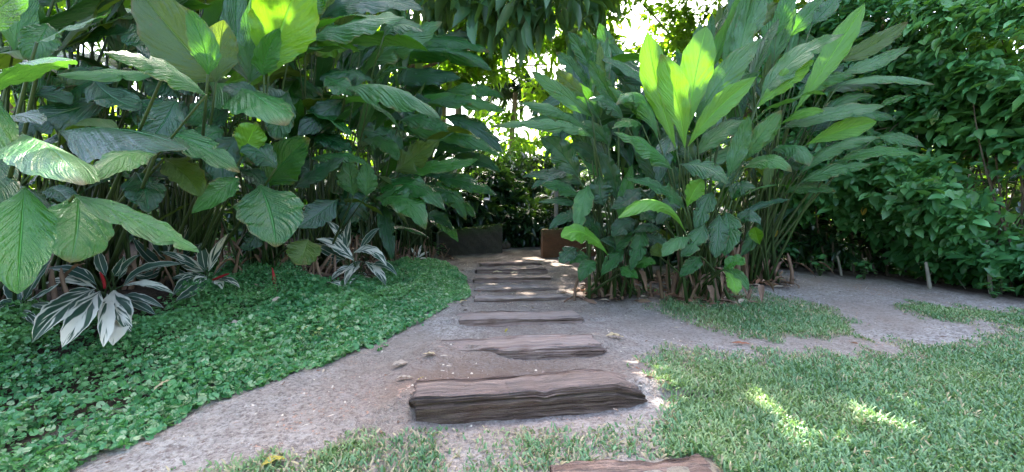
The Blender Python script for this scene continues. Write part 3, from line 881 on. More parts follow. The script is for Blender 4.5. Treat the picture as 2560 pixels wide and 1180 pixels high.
# ---- variegated plants: white, cream and dark green feathered leaves
VAR = {
 'p': ((265, 742), 'largest variegated plant, its long white leaves lying on the ground cover, red stalk at centre'),
 'q': ((520, 728), 'variegated plant with one narrow upright white leaf and a red stalk lying sideways'),
 'r': ((60, 785), 'variegated plant with dull dark leaves half hidden under the long hanging ginger leaf'),
 's': ((893, 698), 'variegated plant with white leaves on a stem against bare brown mulch, nearest the path'),
 't': ((1044, 655), 'very small variegated plant with thin pale pink leaves by the mossy wall'),
 'u': ((425, 700), 'dark variegated plant in the shade below the strap-shaped ginger leaf'),
}
VHAND = """
p 236 722 158 770 80 857 58 .62 .45
p 250 728 205 790 155 868 48 .75 .5
p 286 726 290 790 282 864 66 .92 .5
p 268 735 266 800 258 868 30 .8 .45
p 308 715 372 712 436 736 32 .68 .25
p 310 712 370 672 462 660 40 .15 .1
p 240 712 185 678 118 672 36 .12 .1
p 240 722 175 700 108 712 26 .8 .2
p 297 697 322 660 354 636 28 .35 .05
p 264 690 250 655 243 615 28 .2 .0
p 314 745 350 765 388 786 30 .05 .2
p 285 690 300 670 310 640 30 .1 .0
p 250 745 200 730 160 745 30 .4 .2
q 522 678 540 630 571 584 26 .82 .0
q 514 676 506 640 503 605 32 .05 .0
q 510 678 460 650 400 628 30 .45 .1
q 514 690 470 700 432 740 32 .35 .2
q 518 692 498 700 484 724 28 .7 .2
q 526 706 545 704 556 724 26 .95 .15
q 512 680 480 672 452 664 20 .7 .05
q 520 700 480 730 440 752 32 .05 .2
q 530 690 560 660 580 640 24 .15 .05
r 60 752 90 700 126 652 42 .12 .0
r 68 752 110 735 150 706 30 .5 .05
r 52 760 30 730 20 690 34 .1 .0
r 55 765 20 760 -15 790 34 .4 .15
r 75 765 110 765 140 790 30 .2 .15
s 886 652 840 615 789 598 38 .72 .15
s 866 650 820 630 778 606 36 .1 .1
s 885 632 930 628 967 666 36 .75 .2
s 907 652 880 675 862 714 30 .7 .25
s 917 688 895 690 874 714 24 .5 .2
s 912 655 945 680 964 714 28 .55 .25
s 930 662 960 662 994 689 26 .1 .15
s 866 622 845 580 812 548 26 .5 .0
s 870 622 868 590 877 546 26 .55 .0
s 815 712 835 705 856 716 18 .7 .1
s 900 625 925 590 950 570 24 .2 .0
s 850 640 830 655 800 665 26 .1 .1
p 246 735 190 745 130 770 30 .45 .3
p 300 740 350 745 410 770 28 .3 .3
p 275 745 300 790 330 830 30 .6 .4
q 505 690 465 690 420 700 24 .5 .1
q 535 700 570 700 600 720 24 .4 .2
r 40 770 70 790 90 815 28 .5 .3
s 885 660 850 680 830 700 24 .55 .2
s 880 640 850 600 840 580 24 .3 .0
u 430 665 460 690 500 700 24 .6 .2
u 410 670 370 690 330 690 26 .35 .2
t 1045 645 1034 630 1028 618 8 .95 .02
t 1045 645 1060 634 1074 630 8 .9 .02
t 1045 647 1025 645 1012 652 7 .9 .03
t 1045 645 1050 625 1054 612 7 .8 .0
t 1046 648 1062 646 1078 656 7 .9 .03
u 420 655 395 610 372 580 36 .1 .0
u 428 650 440 610 470 560 28 .5 .0
u 430 655 470 640 500 650 26 .35 .05
u 405 660 370 640 330 590 34 .05 .05
u 440 655 470 600 486 540 24 .4 .0
u 415 665 385 670 350 660 26 .4 .1
u 440 660 480 625 520 610 26 .15 .05
"""
VR = {}; VB = {}
for c, (gp, lab) in VAR.items():
    VB[c] = G(*gp); VR[c] = empty('variegated_plant', VB[c], lab, 'variegated plant', 'variegated plants in the ground cover')
for k, r in enumerate(l.split() for l in VHAND.strip().splitlines()):
    c = r[0]; bx, by, mx, my, tx, ty, w, wh, lean = map(float, r[1:10])
    d = VB[c][1] - .04
    d2 = d - lean * 1.2
    B, Mi, T = P(bx, by, d), P(mx, my, d - lean * .5), P(tx, ty, d2)
    for q in (Mi, T):                        # stay above the soil
        lo = float(terrain(q[0], q[1])) + .06
        if q[2] < lo:
            g = G(*proj(q)); s = (HC - lo) / max(HC - q[2], 1e-3); q[:] = EYE + (q - EYE) * min(1, s)
    n0 = unit(unit(EYE - Mi) * .75 + UP * .65 + np.array([R.normal() * .15, 0, 0]))
    add_leaf(VR[c], B, Mi, T, w / F * d * .84, n0, 'W', 500 + k, fold=.22, wave=.03, white=wh * .70, broad=.42, tipp=1.05)
    g = VB[c] + np.array([R.normal() * .03, R.normal() * .03, 0]); g[2] = terrain(g[0], g[1])
    add_stem(VR[c], B, Mi - B, g, .006)
for c, a, b in (('p', (262, 722), (250, 680)), ('q', (532, 700), (573, 684)), ('q', (690, 722), (682, 694))):
    d = VB[c][1] - .12
    p = bez(P(*a, d), .5 * (P(*a, d) + P(*b, d)) + .01, P(*b, d - .05), 6)
    v, f = tube(p, np.array([.010, .012, .013, .012, .010, .004]), 6)
    if a[0] > 600:
        root = empty('red_flower_stalk', G(692, 728), 'small red pointed flower stalk standing alone in the ground cover', 'flower stalk')
        p2 = np.linspace(G(692, 728) - [0, 0, .03], G(692, 728) + np.array([-.04, -.02, .26]), 6)
        v, f = tube(p2, np.array([.012, .016, .02, .018, .012, .004]), 6)
        child('bract', v, f, M['red'], root)
        add_leaf(root, p2[1], p2[1] + np.array([-.08, -.05, .03]), p2[1] + np.array([-.17, -.1, -.02]), .05, UP, 'W', 77, white=.95, nu=9, nv=4)
    else:
        child('red_stalk', v, f, M['red'], VR[c])
# ------------------------------------------------------------------ ground sheets
LA = [(1610, 745), (1700, 728), (1800, 726), (1905, 733), (2085, 768), (2172, 815), (2140, 842), (1960, 862), (1860, 855), (1750, 822), (1655, 790)]
LB = [(1655, 862), (1750, 872), (1950, 884), (2150, 872), (2330, 850), (2620, 815), (3600, 1000), (3600, 1800), (200, 1800), (430, 1185), (640, 1112),
      (980, 1068), (1300, 1058), (1610, 1045), (1655, 1005), (1600, 935)]
LC = [(2255, 762), (2400, 766), (2620, 782), (2900, 800), (2900, 840), (2560, 822), (2420, 812), (2300, 800)]
def lawn_density(x, y, z=None):
    z = SL * y if z is None else z
    px, py = proj(np.stack([x, y, z], -1))
    jx = 34 * wob(x, y, 3.1) + 16 * wob(x, y, 11.0); jy = jx * .35
    out = np.zeros(np.shape(x))
    for poly, soft in ((LA, 44), (LB, 75), (LC, 22)):
        ins = inpoly(px + jx, py + jy, poly)
        d = segdist(px + jx, (py + jy) * 1.8, [(a, b * 1.8) for a, b in poly + poly[:1]])
        out = np.maximum(out, ins * np.clip(.12 + d / soft / 1.4, 0, 1))
    bare = sstep(1720, 1600, px) * sstep(1010, 1050, py)
    patch = np.clip(.50 + .22 * wob(x + 4, y, 3.4) + .18 * wob(x, y + 3, 9), .12, .9)
    out = out * (1 - bare) + out * bare * patch
    return out

def grid_axis(a0, f0, f1, a1, step):
    fine = np.arange(f0, f1 + 1e-6, step)
    lo = f0 - np.geomspace(step, f0 - a0, 22)[::-1]; hi = f1 + np.geomspace(step, a1 - f1, 22)
    return np.concatenate([lo, fine, hi])
gx = grid_axis(-90, -8, 8, 90, .045); gy = grid_axis(-60, 1.2, 12.5, 140, .045)
XX, YY = np.meshgrid(gx, gy, indexing='ij')
ZZ = terrain(XX, YY)
nearb = (np.abs(XX) < 9) & (YY > .8) & (YY < 13)
ZZ = ZZ + nearb * .0035 * (np.sin(XX * 41 + 3 * np.sin(YY * 23)) * np.sin(YY * 37 + 2 * np.sin(XX * 29)))
PATH_PX = BED_EDGE_PX[1:] + [(1100, 636), (1258, 630), (1290, 606), (1330, 576), (1354, 576), (1357, 646), (1400, 655), (1450, 705), (1500, 735), (1610, 748), (1655, 790),
           (1750, 824), (1860, 857), (1960, 864), (2140, 844), (2174, 815), (2085, 766), (1905, 731), (1895, 700), (2200, 715), (2560, 765), (2900, 795), (2620, 782), (2400, 764), (2252, 760),
           (2300, 802), (2420, 813), (2560, 824), (2620, 830), (2330, 852), (2150, 874), (1950, 886), (1750, 874), (1655, 864), (1600, 935), (1655, 1005), (1612, 1045), (1300, 1068), (1000, 1085), (720, 1124), (560, 1190)]
PATH_XY = [plane_xy(*p) for p in PATH_PX]
nx, ny = XX.shape
fi, fj = np.meshgrid(np.arange(nx - 1), np.arange(ny - 1), indexing='ij')
quads = np.stack([fi * ny + fj, (fi + 1) * ny + fj, (fi + 1) * ny + fj + 1, fi * ny + fj + 1], -1).reshape(-1, 4)
cxm = (.5 * (XX[:-1, :-1] + XX[1:, 1:])).ravel(); cym = (.5 * (YY[:-1, :-1] + YY[1:, 1:])).ravel()
isbed = inpoly(cxm, cym, BED_POLY)
ispath = inpoly(cxm, cym, PATH_XY) & ~isbed
fx, fy = XX.ravel(), YY.ravel()
bedv = inpoly(fx, fy, BED_POLY) * sstep(0.05, .4, segdist(fx, fy, BED_EDGE))
HEDGE_PX = [(1900, 668), (2000, 676), (2120, 684), (2240, 696), (2350, 712), (2460, 728), (2570, 748), (2700, 775), (2900, 820)]
HEDGE_XY = [plane_xy(*p) for p in HEDGE_PX]
hd = segdist(fx, fy, HEDGE_XY)
hedge_side = inpoly(fx, fy, HEDGE_XY + [(40, 3), (40, 30), (HEDGE_XY[0][0], 30)])
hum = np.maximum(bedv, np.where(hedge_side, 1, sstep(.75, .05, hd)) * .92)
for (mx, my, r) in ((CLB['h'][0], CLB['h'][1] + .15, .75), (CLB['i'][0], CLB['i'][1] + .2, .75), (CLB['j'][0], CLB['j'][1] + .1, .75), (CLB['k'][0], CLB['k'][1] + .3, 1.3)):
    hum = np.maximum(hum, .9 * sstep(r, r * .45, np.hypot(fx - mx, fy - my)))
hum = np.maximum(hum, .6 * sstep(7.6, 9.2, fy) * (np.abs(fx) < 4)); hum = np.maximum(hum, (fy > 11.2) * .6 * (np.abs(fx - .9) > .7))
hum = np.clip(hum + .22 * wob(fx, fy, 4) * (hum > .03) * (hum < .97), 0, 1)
ld = np.zeros(len(fx)); sel = (fy > 1.0) & (fy < 9) & (np.abs(fx) < 9)
ld[sel] = lawn_density(fx[sel], fy[sel], ZZ.ravel()[sel])
ld[fy <= 1.0] = 1
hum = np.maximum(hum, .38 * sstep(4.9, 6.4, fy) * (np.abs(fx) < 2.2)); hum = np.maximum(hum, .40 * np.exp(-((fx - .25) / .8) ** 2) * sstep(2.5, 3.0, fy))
redz = .35 * np.exp(-((fx - .15) ** 2 / 1.1 + (fy - 3.0) ** 2 / .16)) + .5 * np.exp(-((fx + .3) ** 2 / .5 + (fy - 2.95) ** 2 / .25)) + .4 * np.exp(-((fx + .55) ** 2 / .25 + (fy - 2.6) ** 2 / .12))
allv = np.stack([fx, fy, ZZ.ravel()], -1)
def sheet(name, sel, at):
    q = quads[sel]; used = np.unique(q); inv = np.full(len(allv), -1); inv[used] = np.arange(len(used))
    o = mesh_obj(name, allv[used], [inv[q]], M['earth'], attrs={k: v[used] for k, v in at.items()})
    return tag(o, kind='structure')
AT = {'humus': hum, 'thatch': ld, 'red': np.clip(redz, 0, 1)}
tag(sheet('ground', ~isbed & ~ispath, AT), 'lawn soil and bare earth of the garden', 'ground')
tag(sheet('path', ispath, AT), 'trodden pale grey dirt path', 'path')
tag(sheet('garden_bed', isbed, AT), 'dark brown mulch under the ginger plants', 'garden bed')

# ------------------------------------------------------------------ scattered small leaves
def scatter(name, tv, tf, pos, X, Z, scale, rnd, mat, parent=None, extra=None):
    """tv template vertices, tf list of face tuples, one copy per position with axis X and normal hint Z"""
    X = unit(X); Y = unit(np.cross(Z, X)); Zn = np.cross(X, Y)
    tv = np.asarray(tv, float); sc = np.asarray(scale, float)
    if sc.ndim == 1: sc = np.stack([sc, sc, sc], -1)
    v = pos[:, None] + (tv[None, :, 0:1] * sc[:, None, 0:1]) * X[:, None] + (tv[None, :, 1:2] * sc[:, None, 1:2]) * Y[:, None] + (tv[None, :, 2:3] * sc[:, None, 2:3]) * Zn[:, None]
    n, k = len(pos), len(tv)
    byk = {}
    for f in tf: byk.setdefault(len(f), []).append(f)
    fs = [(np.arange(n)[:, None, None] * k + np.asarray(b)[None]).reshape(-1, kk) for kk, b in byk.items()]
    at = {'rnd': np.repeat(rnd, k)}
    for kk, a in (extra or {}).items(): at[kk] = np.repeat(a, k)
    v = v.reshape(-1, 3)
    if parent is not None: return child(name, v, fs, mat, parent, attrs=at)
    return mesh_obj(name, v, fs, mat, attrs=at)

LEAF_V = [(0, 0, 0), (.30, .5, .07), (.30, 0, -.02), (.30, -.5, .07), (.68, .40, .02), (.68, 0, -.05), (.68, -.40, .02), (1, 0, -.17)]
LEAF_F = [(0, 2, 1), (0, 3, 2), (2, 5, 4, 1), (3, 6, 5, 2), (5, 7, 4), (6, 7, 5)]
DIAM_V = [(0, 0, 0), (.42, .5, .10), (1, 0, -.10), (.42, -.5, .10)]
DIAM_F = [(0, 2, 1), (0, 3, 2)]
BLADE_V = [(0, .5, 0), (0, -.5, 0), (.5, .46, .14), (.5, -.46, .14), (.82, .3, .11), (.82, -.3, .11), (1, 0, .04)]
BLADE_F = [(0, 1, 3, 2), (2, 3, 5, 4), (4, 5, 6)]
th = np.linspace(.30, 2 * math.pi - .30, 8)
DISC_V = [(.12, 0, -.10)] + [(math.cos(a + math.pi) * (.5 + .05 * math.cos(2 * a)), math.sin(a + math.pi) * .5, .03 + .05 * math.cos(2 * a)) for a in th]
DISC_F = [(0, i, i + 1) for i in range(1, 8)]

def rdir(n): return unit(R.normal(size=(n, 3)))

# lawn: broad short blades, thinned out where the earth shows
def lawn(name, n, box, wmin=0.0):
    x = R.uniform(box[0], box[1], n); y = box[2] + (box[3] - box[2]) * R.random(n) ** 1.25
    z = terrain(x, y); dn = lawn_density(x, y, z)
    px, py = proj(np.stack([x, y, z], -1))
    for (a, b), (c, d) in STEP_XY:
        dn = dn * ~((x > a - .03) & (x < c + .03) & (np.abs(y - (b + (d - b) * np.clip((x - a) / (c - a), 0, 1)) - .10) < .15))
    ok = (R.random(n) < dn) & (px > -300) & (px < 2860) & (py < 1330)
    x, y, z, dn = x[ok], y[ok], z[ok], dn[ok]; n = len(x)
    az = R.uniform(0, 6.283, n); el = RAD(1) * R.uniform(12, 66, n)
    X = np.stack([np.cos(az) * np.cos(el), np.sin(az) * np.cos(el), np.sin(el)], -1)
    Z = np.stack([-np.cos(az) * np.sin(el), -np.sin(az) * np.sin(el), np.cos(el)], -1) + .35 * R.normal(size=(n, 3))
    L = R.uniform(.022, .058, n) * (.6 + .4 * dn); W = R.uniform(.007, .0115, n)
    pos = np.stack([x, y, z + R.uniform(-.006, .012, n)], -1)
    dry = (R.random(n) < .055 + .38 * (1 - dn) + .05 * (wob(x, y, 2.4) > .6)).astype(float)
    return scatter(name, BLADE_V, BLADE_F, pos, X, Z, np.stack([L, W, L], -1), R.random(n), M['grass'], extra={'dry': dry})

def small_material(name, base, dark, pale, trans, attr, rough=.42, tfac=.25):
    m = NT(name); rnd = m.attr('rnd'); tc = m.n('ShaderNodeTexCoord')
    nz = m.noise(tc.outputs['Object'], 2.2, 3)
    f = m.math('ADD', m.math('MULTIPLY', rnd, .65), m.map(nz, .35, .65, 0, .5), clamp=True)
    c = m.mix(f, dark, base)
    c = m.mix(m.map(m.noise(tc.outputs['Object'], 1.1, 4, .6), .48, .70, 0, .5), c, (base[0] * 1.9, base[1] * 1.12, base[2] * .75))
    c = m.mix(m.attr(attr), c, pale)
    p = m.n('ShaderNodeBsdfPrincipled'); m.l(c, p.inputs['Base Color']); p.inputs['Roughness'].default_value = rough
    p.inputs['Specular IOR Level'].default_value = .45
    t = m.n('ShaderNodeBsdfTranslucent'); m.l(m.mix(m.attr(attr), trans, pale), t.inputs['Color'])
    mx = m.n('ShaderNodeMixShader'); mx.inputs[0].default_value = tfac
    m.l(p.outputs[0], mx.inputs[1]); m.l(t.outputs[0], mx.inputs[2]); m.l(mx.outputs[0], m.out.inputs[0]); return m.m
M['grass'] = small_material('lawn_grass', (.165, .300, .145), (.075, .165, .070), (.40, .34, .20), (.24, .42, .10), 'dry', .46, .22)
M['cover'] = small_material('ground_cover_leaf', (.105, .300, .110), (.036, .155, .058), (.42, .50, .28), (.16, .42, .06), 'pale', .42, .25)

tag(lawn('lawn_grass', 330000, (-1.7, 6.2, 1.75, 6.2)), 'short broad-bladed lawn grass, thinning to bare earth at its edges', 'grass', kind='stuff')

COVER = [(-400, 1500), (160, 1188), (230, 1138), (400, 1069), (600, 993), (740, 930), (900, 879), (1000, 829), (1100, 779), (1162, 730), (1168, 702), (1132, 666),
         (1085, 642), (1010, 655), (960, 684), (900, 716), (830, 722), (760, 700), (690, 664), (620, 650), (560, 668), (500, 720), (420, 775), (330, 790), (250, 790), (120, 770), (40, 780), (-100, 800), (-500, 860)]
n = 430000
x = R.uniform(-8.0, -.2, n); y = R.uniform(1.9, 8.2, n); z = terrain(x, y)
px, py = proj(np.stack([x, y, z], -1)); j = 14 * wob(x, y, 5.0) + 7 * R.normal(size=n) * np.minimum(1, 3 / y)
ok = inpoly(px + j * .6, py + j * .5, COVER) & (px > -220) & (py < 1300) & (R.random(n) < .62 + .38 * np.clip(y / 5, 0, 1))
thin = wob(x + 2, y + 5, 1.6) + .5 * wob(x, y, 4)
ok &= (thin > -1.15) | (R.random(n) < .35)
x, y, z, px, py = x[ok], y[ok], z[ok], px[ok], py[ok]; n = len(x)
de = segdist(x, y, BED_EDGE)
hh = (.035 + .075 * sstep(0, .5, de)) * (1 + .45 * wob(x, y, 2.6) + .35 * wob(x, y, 7.5))
q = R.random(n) ** .55
pos = np.stack([x, y, z + np.maximum(.012, hh * q)], -1)
nrm = unit(np.stack([.34 * R.normal(size=n), -.28 + .34 * R.normal(size=n), np.ones(n)], -1))
pale = ((R.random(n) < .04 + .24 * sstep(1.3, .1, de) + .05 * (wob(x, y, 2.2) > .7)) * R.uniform(.3, .8, n)).clip(0, 1)
cover_s = (.014 + .028 * R.random(n) ** 1.3) * (1 + .30 * wob(x, y, 1.2).clip(-1, 1.4))
tag(scatter('ground_cover', DISC_V, DISC_F, pos, rdir(n), nrm, cover_s, np.clip(R.random(n) * .7 + .3 * q, 0, 1), M['cover'], extra={'pale': pale}),
    'low mat of small round green leaves filling the bed beside the path', 'ground cover', kind='stuff')

# ------------------------------------------------------------------ sleeper steps
STEP_LABEL = [
 'dark sleeper step sunk in grass, nearest of all, only a corner of its top showing',
 'charred sleeper step with deep cracks and a tall dark front face, bordering the grass',
 'reddish brown sleeper step with a thick front face on one half, second above the grass',
 'grey sleeper step with a thin dark front edge, third one above the grass',
 'nearly buried sleeper step showing only a thin line across the dirt, fourth above the grass',
 'flat grey sleeper step flush with the dirt, slanting at one end, above the buried one',
 'grey sleeper step with small white flecks, third from the wall end of the path',
 'dark sleeper step with a straight shadowed front, second from the wall end of the path',
 'topmost dark sleeper step, next to the sun patches in front of the walls']
for k, ((A, B), (pa, pb, h, tr)) in enumerate(zip(STEP_XY, STEPS)):
    A = np.array(A); B = np.array(B)
    zA, zB = SL * A[1], SL * B[1]
    a3 = np.array([A[0], A[1], zA]); b3 = np.array([B[0], B[1], zB])
    ln = np.linalg.norm(b3 - a3); ex = unit(b3 - a3); ey = unit(np.array([-ex[1], ex[0], SL * .9])); ez = unit(np.cross(ex, ey)); ey = np.cross(ez, ex)
    root = 0.10 if k != 0 else .12
    nu = 120; ring = 56
    rl = np.random.default_rng(70 + k); phs = rl.uniform(0, 6.28, 40); ck = [(rl.uniform(.3, 2.9), rl.uniform(-.1, .8), rl.uniform(.15, .5), rl.uniform(.5, 1)) for _ in range(16)]
    u = np.linspace(0, 1, nu)
    t = np.linspace(0, 2 * math.pi, ring, endpoint=False) + .06
    # rounded box section
    cx_, sx_ = np.cos(t), np.sin(t); e = .24
    yy = np.sign(cx_) * np.abs(cx_) ** e * tr / 2; zz = np.sign(sx_) * np.abs(sx_) ** e * (h + root) / 2
    endr = np.minimum(1, np.minimum(u, 1 - u) / .014 * .5 + .86)
    V = []
    for i in range(nu):
        s = endr[i]
        xx = u[i] * ln + np.zeros(ring)
        xx = xx + (.018 * np.sin(t * 2 + k) + .012 * np.sin(t * 5)) * (1 if i in (0, nu - 1) else 0)
        y1 = yy * s + tr / 2; z1 = zz * s + (h - root) / 2
        g = .006 * np.sin(t * 19 + .7 * math.sin(u[i] * 6 + k)) + .004 * np.sin(t * 31 + u[i] * 2) + .007 * math.sin(u[i] * 7.3 + k * 2) + .004 * np.sin(u[i] * 31 + t * 3)
        for q_ in range(14): g = g + .0028 * np.sin(t * (9 + q_ * 3) + phs[q_] + 0.45 * math.sin(u[i] * (2 + q_ * .7) + phs[q_ + 14]))
        for tc_, u0, lu, dp in ck: g = g - .016 * dp * np.exp(-((t - tc_ - .03 * math.sin(u[i] * 14 + tc_ * 9)) / .035) ** 2) * (u0 < u[i] < u0 + lu)
        y1 = y1 + g * np.cos(t); z1 = z1 + g * np.sin(t)
        if k == 1: z1 = z1 - .045 * (u[i] > .86) * ((u[i] - .86) / .14) * (t < math.pi) - .012 * np.exp(-((u[i] - .55) / .03) ** 2) * (np.sin(t) > 0)
        if k == 2: # worn away and buried along its near left half
            wn = sstep(.42, .12, u[i]); y1 = y1 + wn * .05 * (np.cos(t) < -.3) * (np.sin(t) > 0); z1 = z1 - wn * .012 * (np.sin(t) > 0)
        if k == 5: y1 = y1 - .10 * sstep(.88, 1.0, u[i]) * (np.cos(t) > 0)
        V.append(np.stack([xx, y1, z1], -1))
    V = np.concatenate(V)
    i, j2 = np.meshgrid(np.arange(nu - 1), np.arange(ring), indexing='ij')
    q = np.stack([i * ring + j2, (i + 1) * ring + j2, (i + 1) * ring + (j2 + 1) % ring, i * ring + (j2 + 1) % ring], -1).reshape(-1, 4)[:, ::-1]
    caps = [np.array([list(range(ring))]), np.array([[(nu - 1) * ring + r for r in range(ring)][::-1]])]
    dusty = [.1, .30, .5, .55, 1.0, .9, .55, .4, .4][k]
    o = mesh_obj('sleeper_step', V, [q] + caps, M['sleeper'] if k in (0, 1) else M['sleeper2'], attrs={'dust': np.full(len(V), dusty)})
    o.matrix_world = __import__('mathutils').Matrix(((ex[0], ey[0], ez[0], a3[0]), (ex[1], ey[1], ez[1], a3[1]), (ex[2], ey[2], ez[2], a3[2]), (0, 0, 0, 1)))
    tag(o, STEP_LABEL[k], 'timber step', 'sleeper steps up the path')

# ------------------------------------------------------------------ two low walls beside the opening
def wall(name, p0, p1, top0, top1, thick, mat, label, leftend):
    g0, g1 = G(*p0), G(*p1)
    z0, z1 = P(*top0, g0[1])[2], P(*top1, g1[1])[2]
    root = empty(name, g0, label, 'garden wall')
    ex = unit(np.array([g1[0] - g0[0], g1[1] - g0[1], 0])); ey = np.array([-ex[1], ex[0], 0]); ln = math.hypot(g1[0] - g0[0], g1[1] - g0[1])
    nu, nz, = 40, 18
    V = []; mo = []
    prof = [(0, s) for s in np.linspace(0, 1, nz)] + [(.05, 1.012), (.5, 1.02), (.95, 1.012)] + [(1, s) for s in np.linspace(1, 0, nz)]
    for u in np.linspace(0, 1, nu):
        zb = min(g0[2], g1[2]) - .25; zt = z0 + (z1 - z0) * u
        for (a, s) in prof:
            b = .010 * math.sin(u * 17 + s * 9) + .008 * math.sin(u * 41 + s * 23)
            p = g0 + ex * u * ln + ey * (a * thick + b * (1 if a < .5 else -1)); p = np.array([p[0], p[1], zb + (zt - zb) * s + (.012 * math.sin(u * 29) + .008 * math.sin(u * 63)) * (s > .98)])
            V.append(p); mo.append(min(1, max(0, (s - .80) / .14)))
    m = len(prof)
    i, j3 = np.meshgrid(np.arange(nu - 1), np.arange(m - 1), indexing='ij')
    q = np.stack([i * m + j3, (i + 1) * m + j3, (i + 1) * m + j3 + 1, i * m + j3 + 1], -1).reshape(-1, 4)
    caps = [np.array([list(range(m))[::-1]]), np.array([[(nu - 1) * m + r for r in range(m)]])]
    child('wall_face', V, [q] + caps, mat, root, attrs={'moss': np.array(mo) * (1 if leftend else .5)}, smooth=False)
    # cushion of moss / coping lying on the top
    pts = []
    n = 520 if leftend else 260
    uu = R.random(n); aa = R.random(n)
    pos = g0 + ex * (uu * ln)[:, None] + ey * (aa * thick)[:, None]; pos[:, 2] = z0 + (z1 - z0) * uu + R.uniform(-.03, .03, n)
    pos -= ey * ((R.random(n) < .4) * .02)[:, None]
    scatter('moss', DISC_V, DISC_F, pos, rdir(n), unit(R.normal(size=(n, 3)) * .6 + UP - ey * .4), R.uniform(.03, .07, n), R.random(n), M['moss'], root, {'pale': np.zeros(n)})
    return root
M['moss'] = small_material('moss', (.060, .105, .018), (.030, .060, .012), (.1, .1, .03), (.10, .18, .02), 'pale', .9, .15)
wall('garden_wall', (1098, 641), (1256, 632), (1090, 582), (1255, 563), .22, M['wallA'], 'dark grey concrete garden wall with green moss along its top, left of the opening', True)
wall('garden_wall', (1357, 645), (1560, 640), (1357, 575), (1560, 572), .22, M['wallB'], 'short rust-brown stained garden wall, right of the opening behind the leaves', False)

# mossy log lying beside the path beyond the opening
a, b = G(1262, 622), G(1302, 602)
lg = empty('mossy_log', .5 * (a + b), 'thick mossy log lying along the path edge beyond the opening in the walls', 'log')
pts = np.linspace(a, b, 12) + UP * .07; v, f = tube(pts, .105 + .012 * np.sin(np.arange(12) * 1.7), 14, wobble=.05)
child('log_body', v, f, M['bark'], lg)
n = 200; k = R.integers(0, 12, n); pos = pts[k] + R.normal(size=(n, 3)) * .05; pos[:, 2] = pts[k][:, 2] + .085
scatter('moss', DISC_V, DISC_F, pos, rdir(n), unit(UP + .5 * R.normal(size=(n, 3))), R.uniform(.03, .07, n), R.random(n), M['moss'], lg, {'pale': np.zeros(n)})

# ------------------------------------------------------------------ fallen leaves
def litter_mat(name, c):
    return leaf_material(name, c, tuple(v * .7 for v in c), tuple(v * .8 for v in c), rough=.55, tfac=.2, rib=.5)
M['straw'] = litter_mat('fallen_straw_leaf', (.62, .46, .26)); M['rust'] = litter_mat('fallen_rust_leaf', (.30, .10, .045)); M['yel'] = litter_mat('fallen_yellow_leaf', (.46, .36, .04))
M['beige'] = litter_mat('fallen_beige_leaf', (.58, .44, .34))
FALL = [  # centre px, half length px, angle in the picture (degrees), width ratio, material, label
 (1538, 848, 24, -4, .42, 'straw', 'large pale straw fallen leaf on the dirt right of the reddish sleeper'),
 (1073, 892, 18, 4, .45, 'straw', 'pale fallen leaf beside the left end of the reddish sleeper'),
 (1000, 918, 20, -3, .6, 'beige', 'rounded pale fallen leaf on the dirt path, left of the sleepers'),
 (1012, 951, 22, -5, .4, 'beige', 'pinkish curled fallen leaf just below the rounded pale one'),
 (1052, 956, 12, -55, .4, 'yel', 'small yellow-green fallen leaf at the left end of the charred sleeper'),
 (1158, 758, 13, -40, .5, 'straw', 'twisted cream fallen leaf near the nearly buried sleeper'),
 (996, 826, 24, 28, .22, 'straw', 'curled straw sheath at the ground cover edge by the path'),
 (1266, 834, 10, -70, .3, 'yel', 'thin yellow fallen leaf between the grey and reddish sleepers'),
 (690, 784, 14, -60, .4, 'beige', 'pale pink fallen leaf standing in the ground cover below the striped plant'),
 (583, 848, 20, 8, .5, 'beige', 'broad brownish pink fallen leaf lying in the ground cover'),
 (403, 1022, 26, -65, .28, 'straw', 'long straw-coloured sheath upright in the ground cover by the path'),
 (454, 886, 20, 2, .16, 'rust', 'thin orange stick-like leaf lying flat in the ground cover'),
 (684, 1166, 30, -25, .42, 'yel', 'yellow fallen leaf in the grass at the bottom of the picture'),
 (1852, 863, 22, 8, .2, 'rust', 'thin brown fallen leaf on the bare strip between the two lawns'),
 (2342, 695, 26, 4, .35, 'rust', 'reddish brown dead leaf under the hedge beside the stake'),
 (2400, 705, 16, -60, .5, 'beige', 'curled beige dead leaf standing under the hedge'),
 (2472, 722, 24, 25, .3, 'yel', 'yellow ochre fallen leaf on the dark soil by the hedge'),
 (1540, 1036, 12, 60, .5, 'beige', 'small beige fallen leaf in the grass at the right end of the charred sleeper'),
 (1244, 690, 12, -3, .4, 'straw', 'white fleck of a leaf on the grey sleeper step'),
 (1286, 691, 12, -12, .4, 'straw', 'second white fleck of a leaf on the grey sleeper step, nearer the clump'),
 (1935, 706, 12, 5, .4, 'beige', 'small pale fallen leaf on the dark soil behind the tall canes'),
 (1655, 692, 12, 12, .35, 'straw', 'pale dead leaf on the soil under the arching light green leaf'),
]
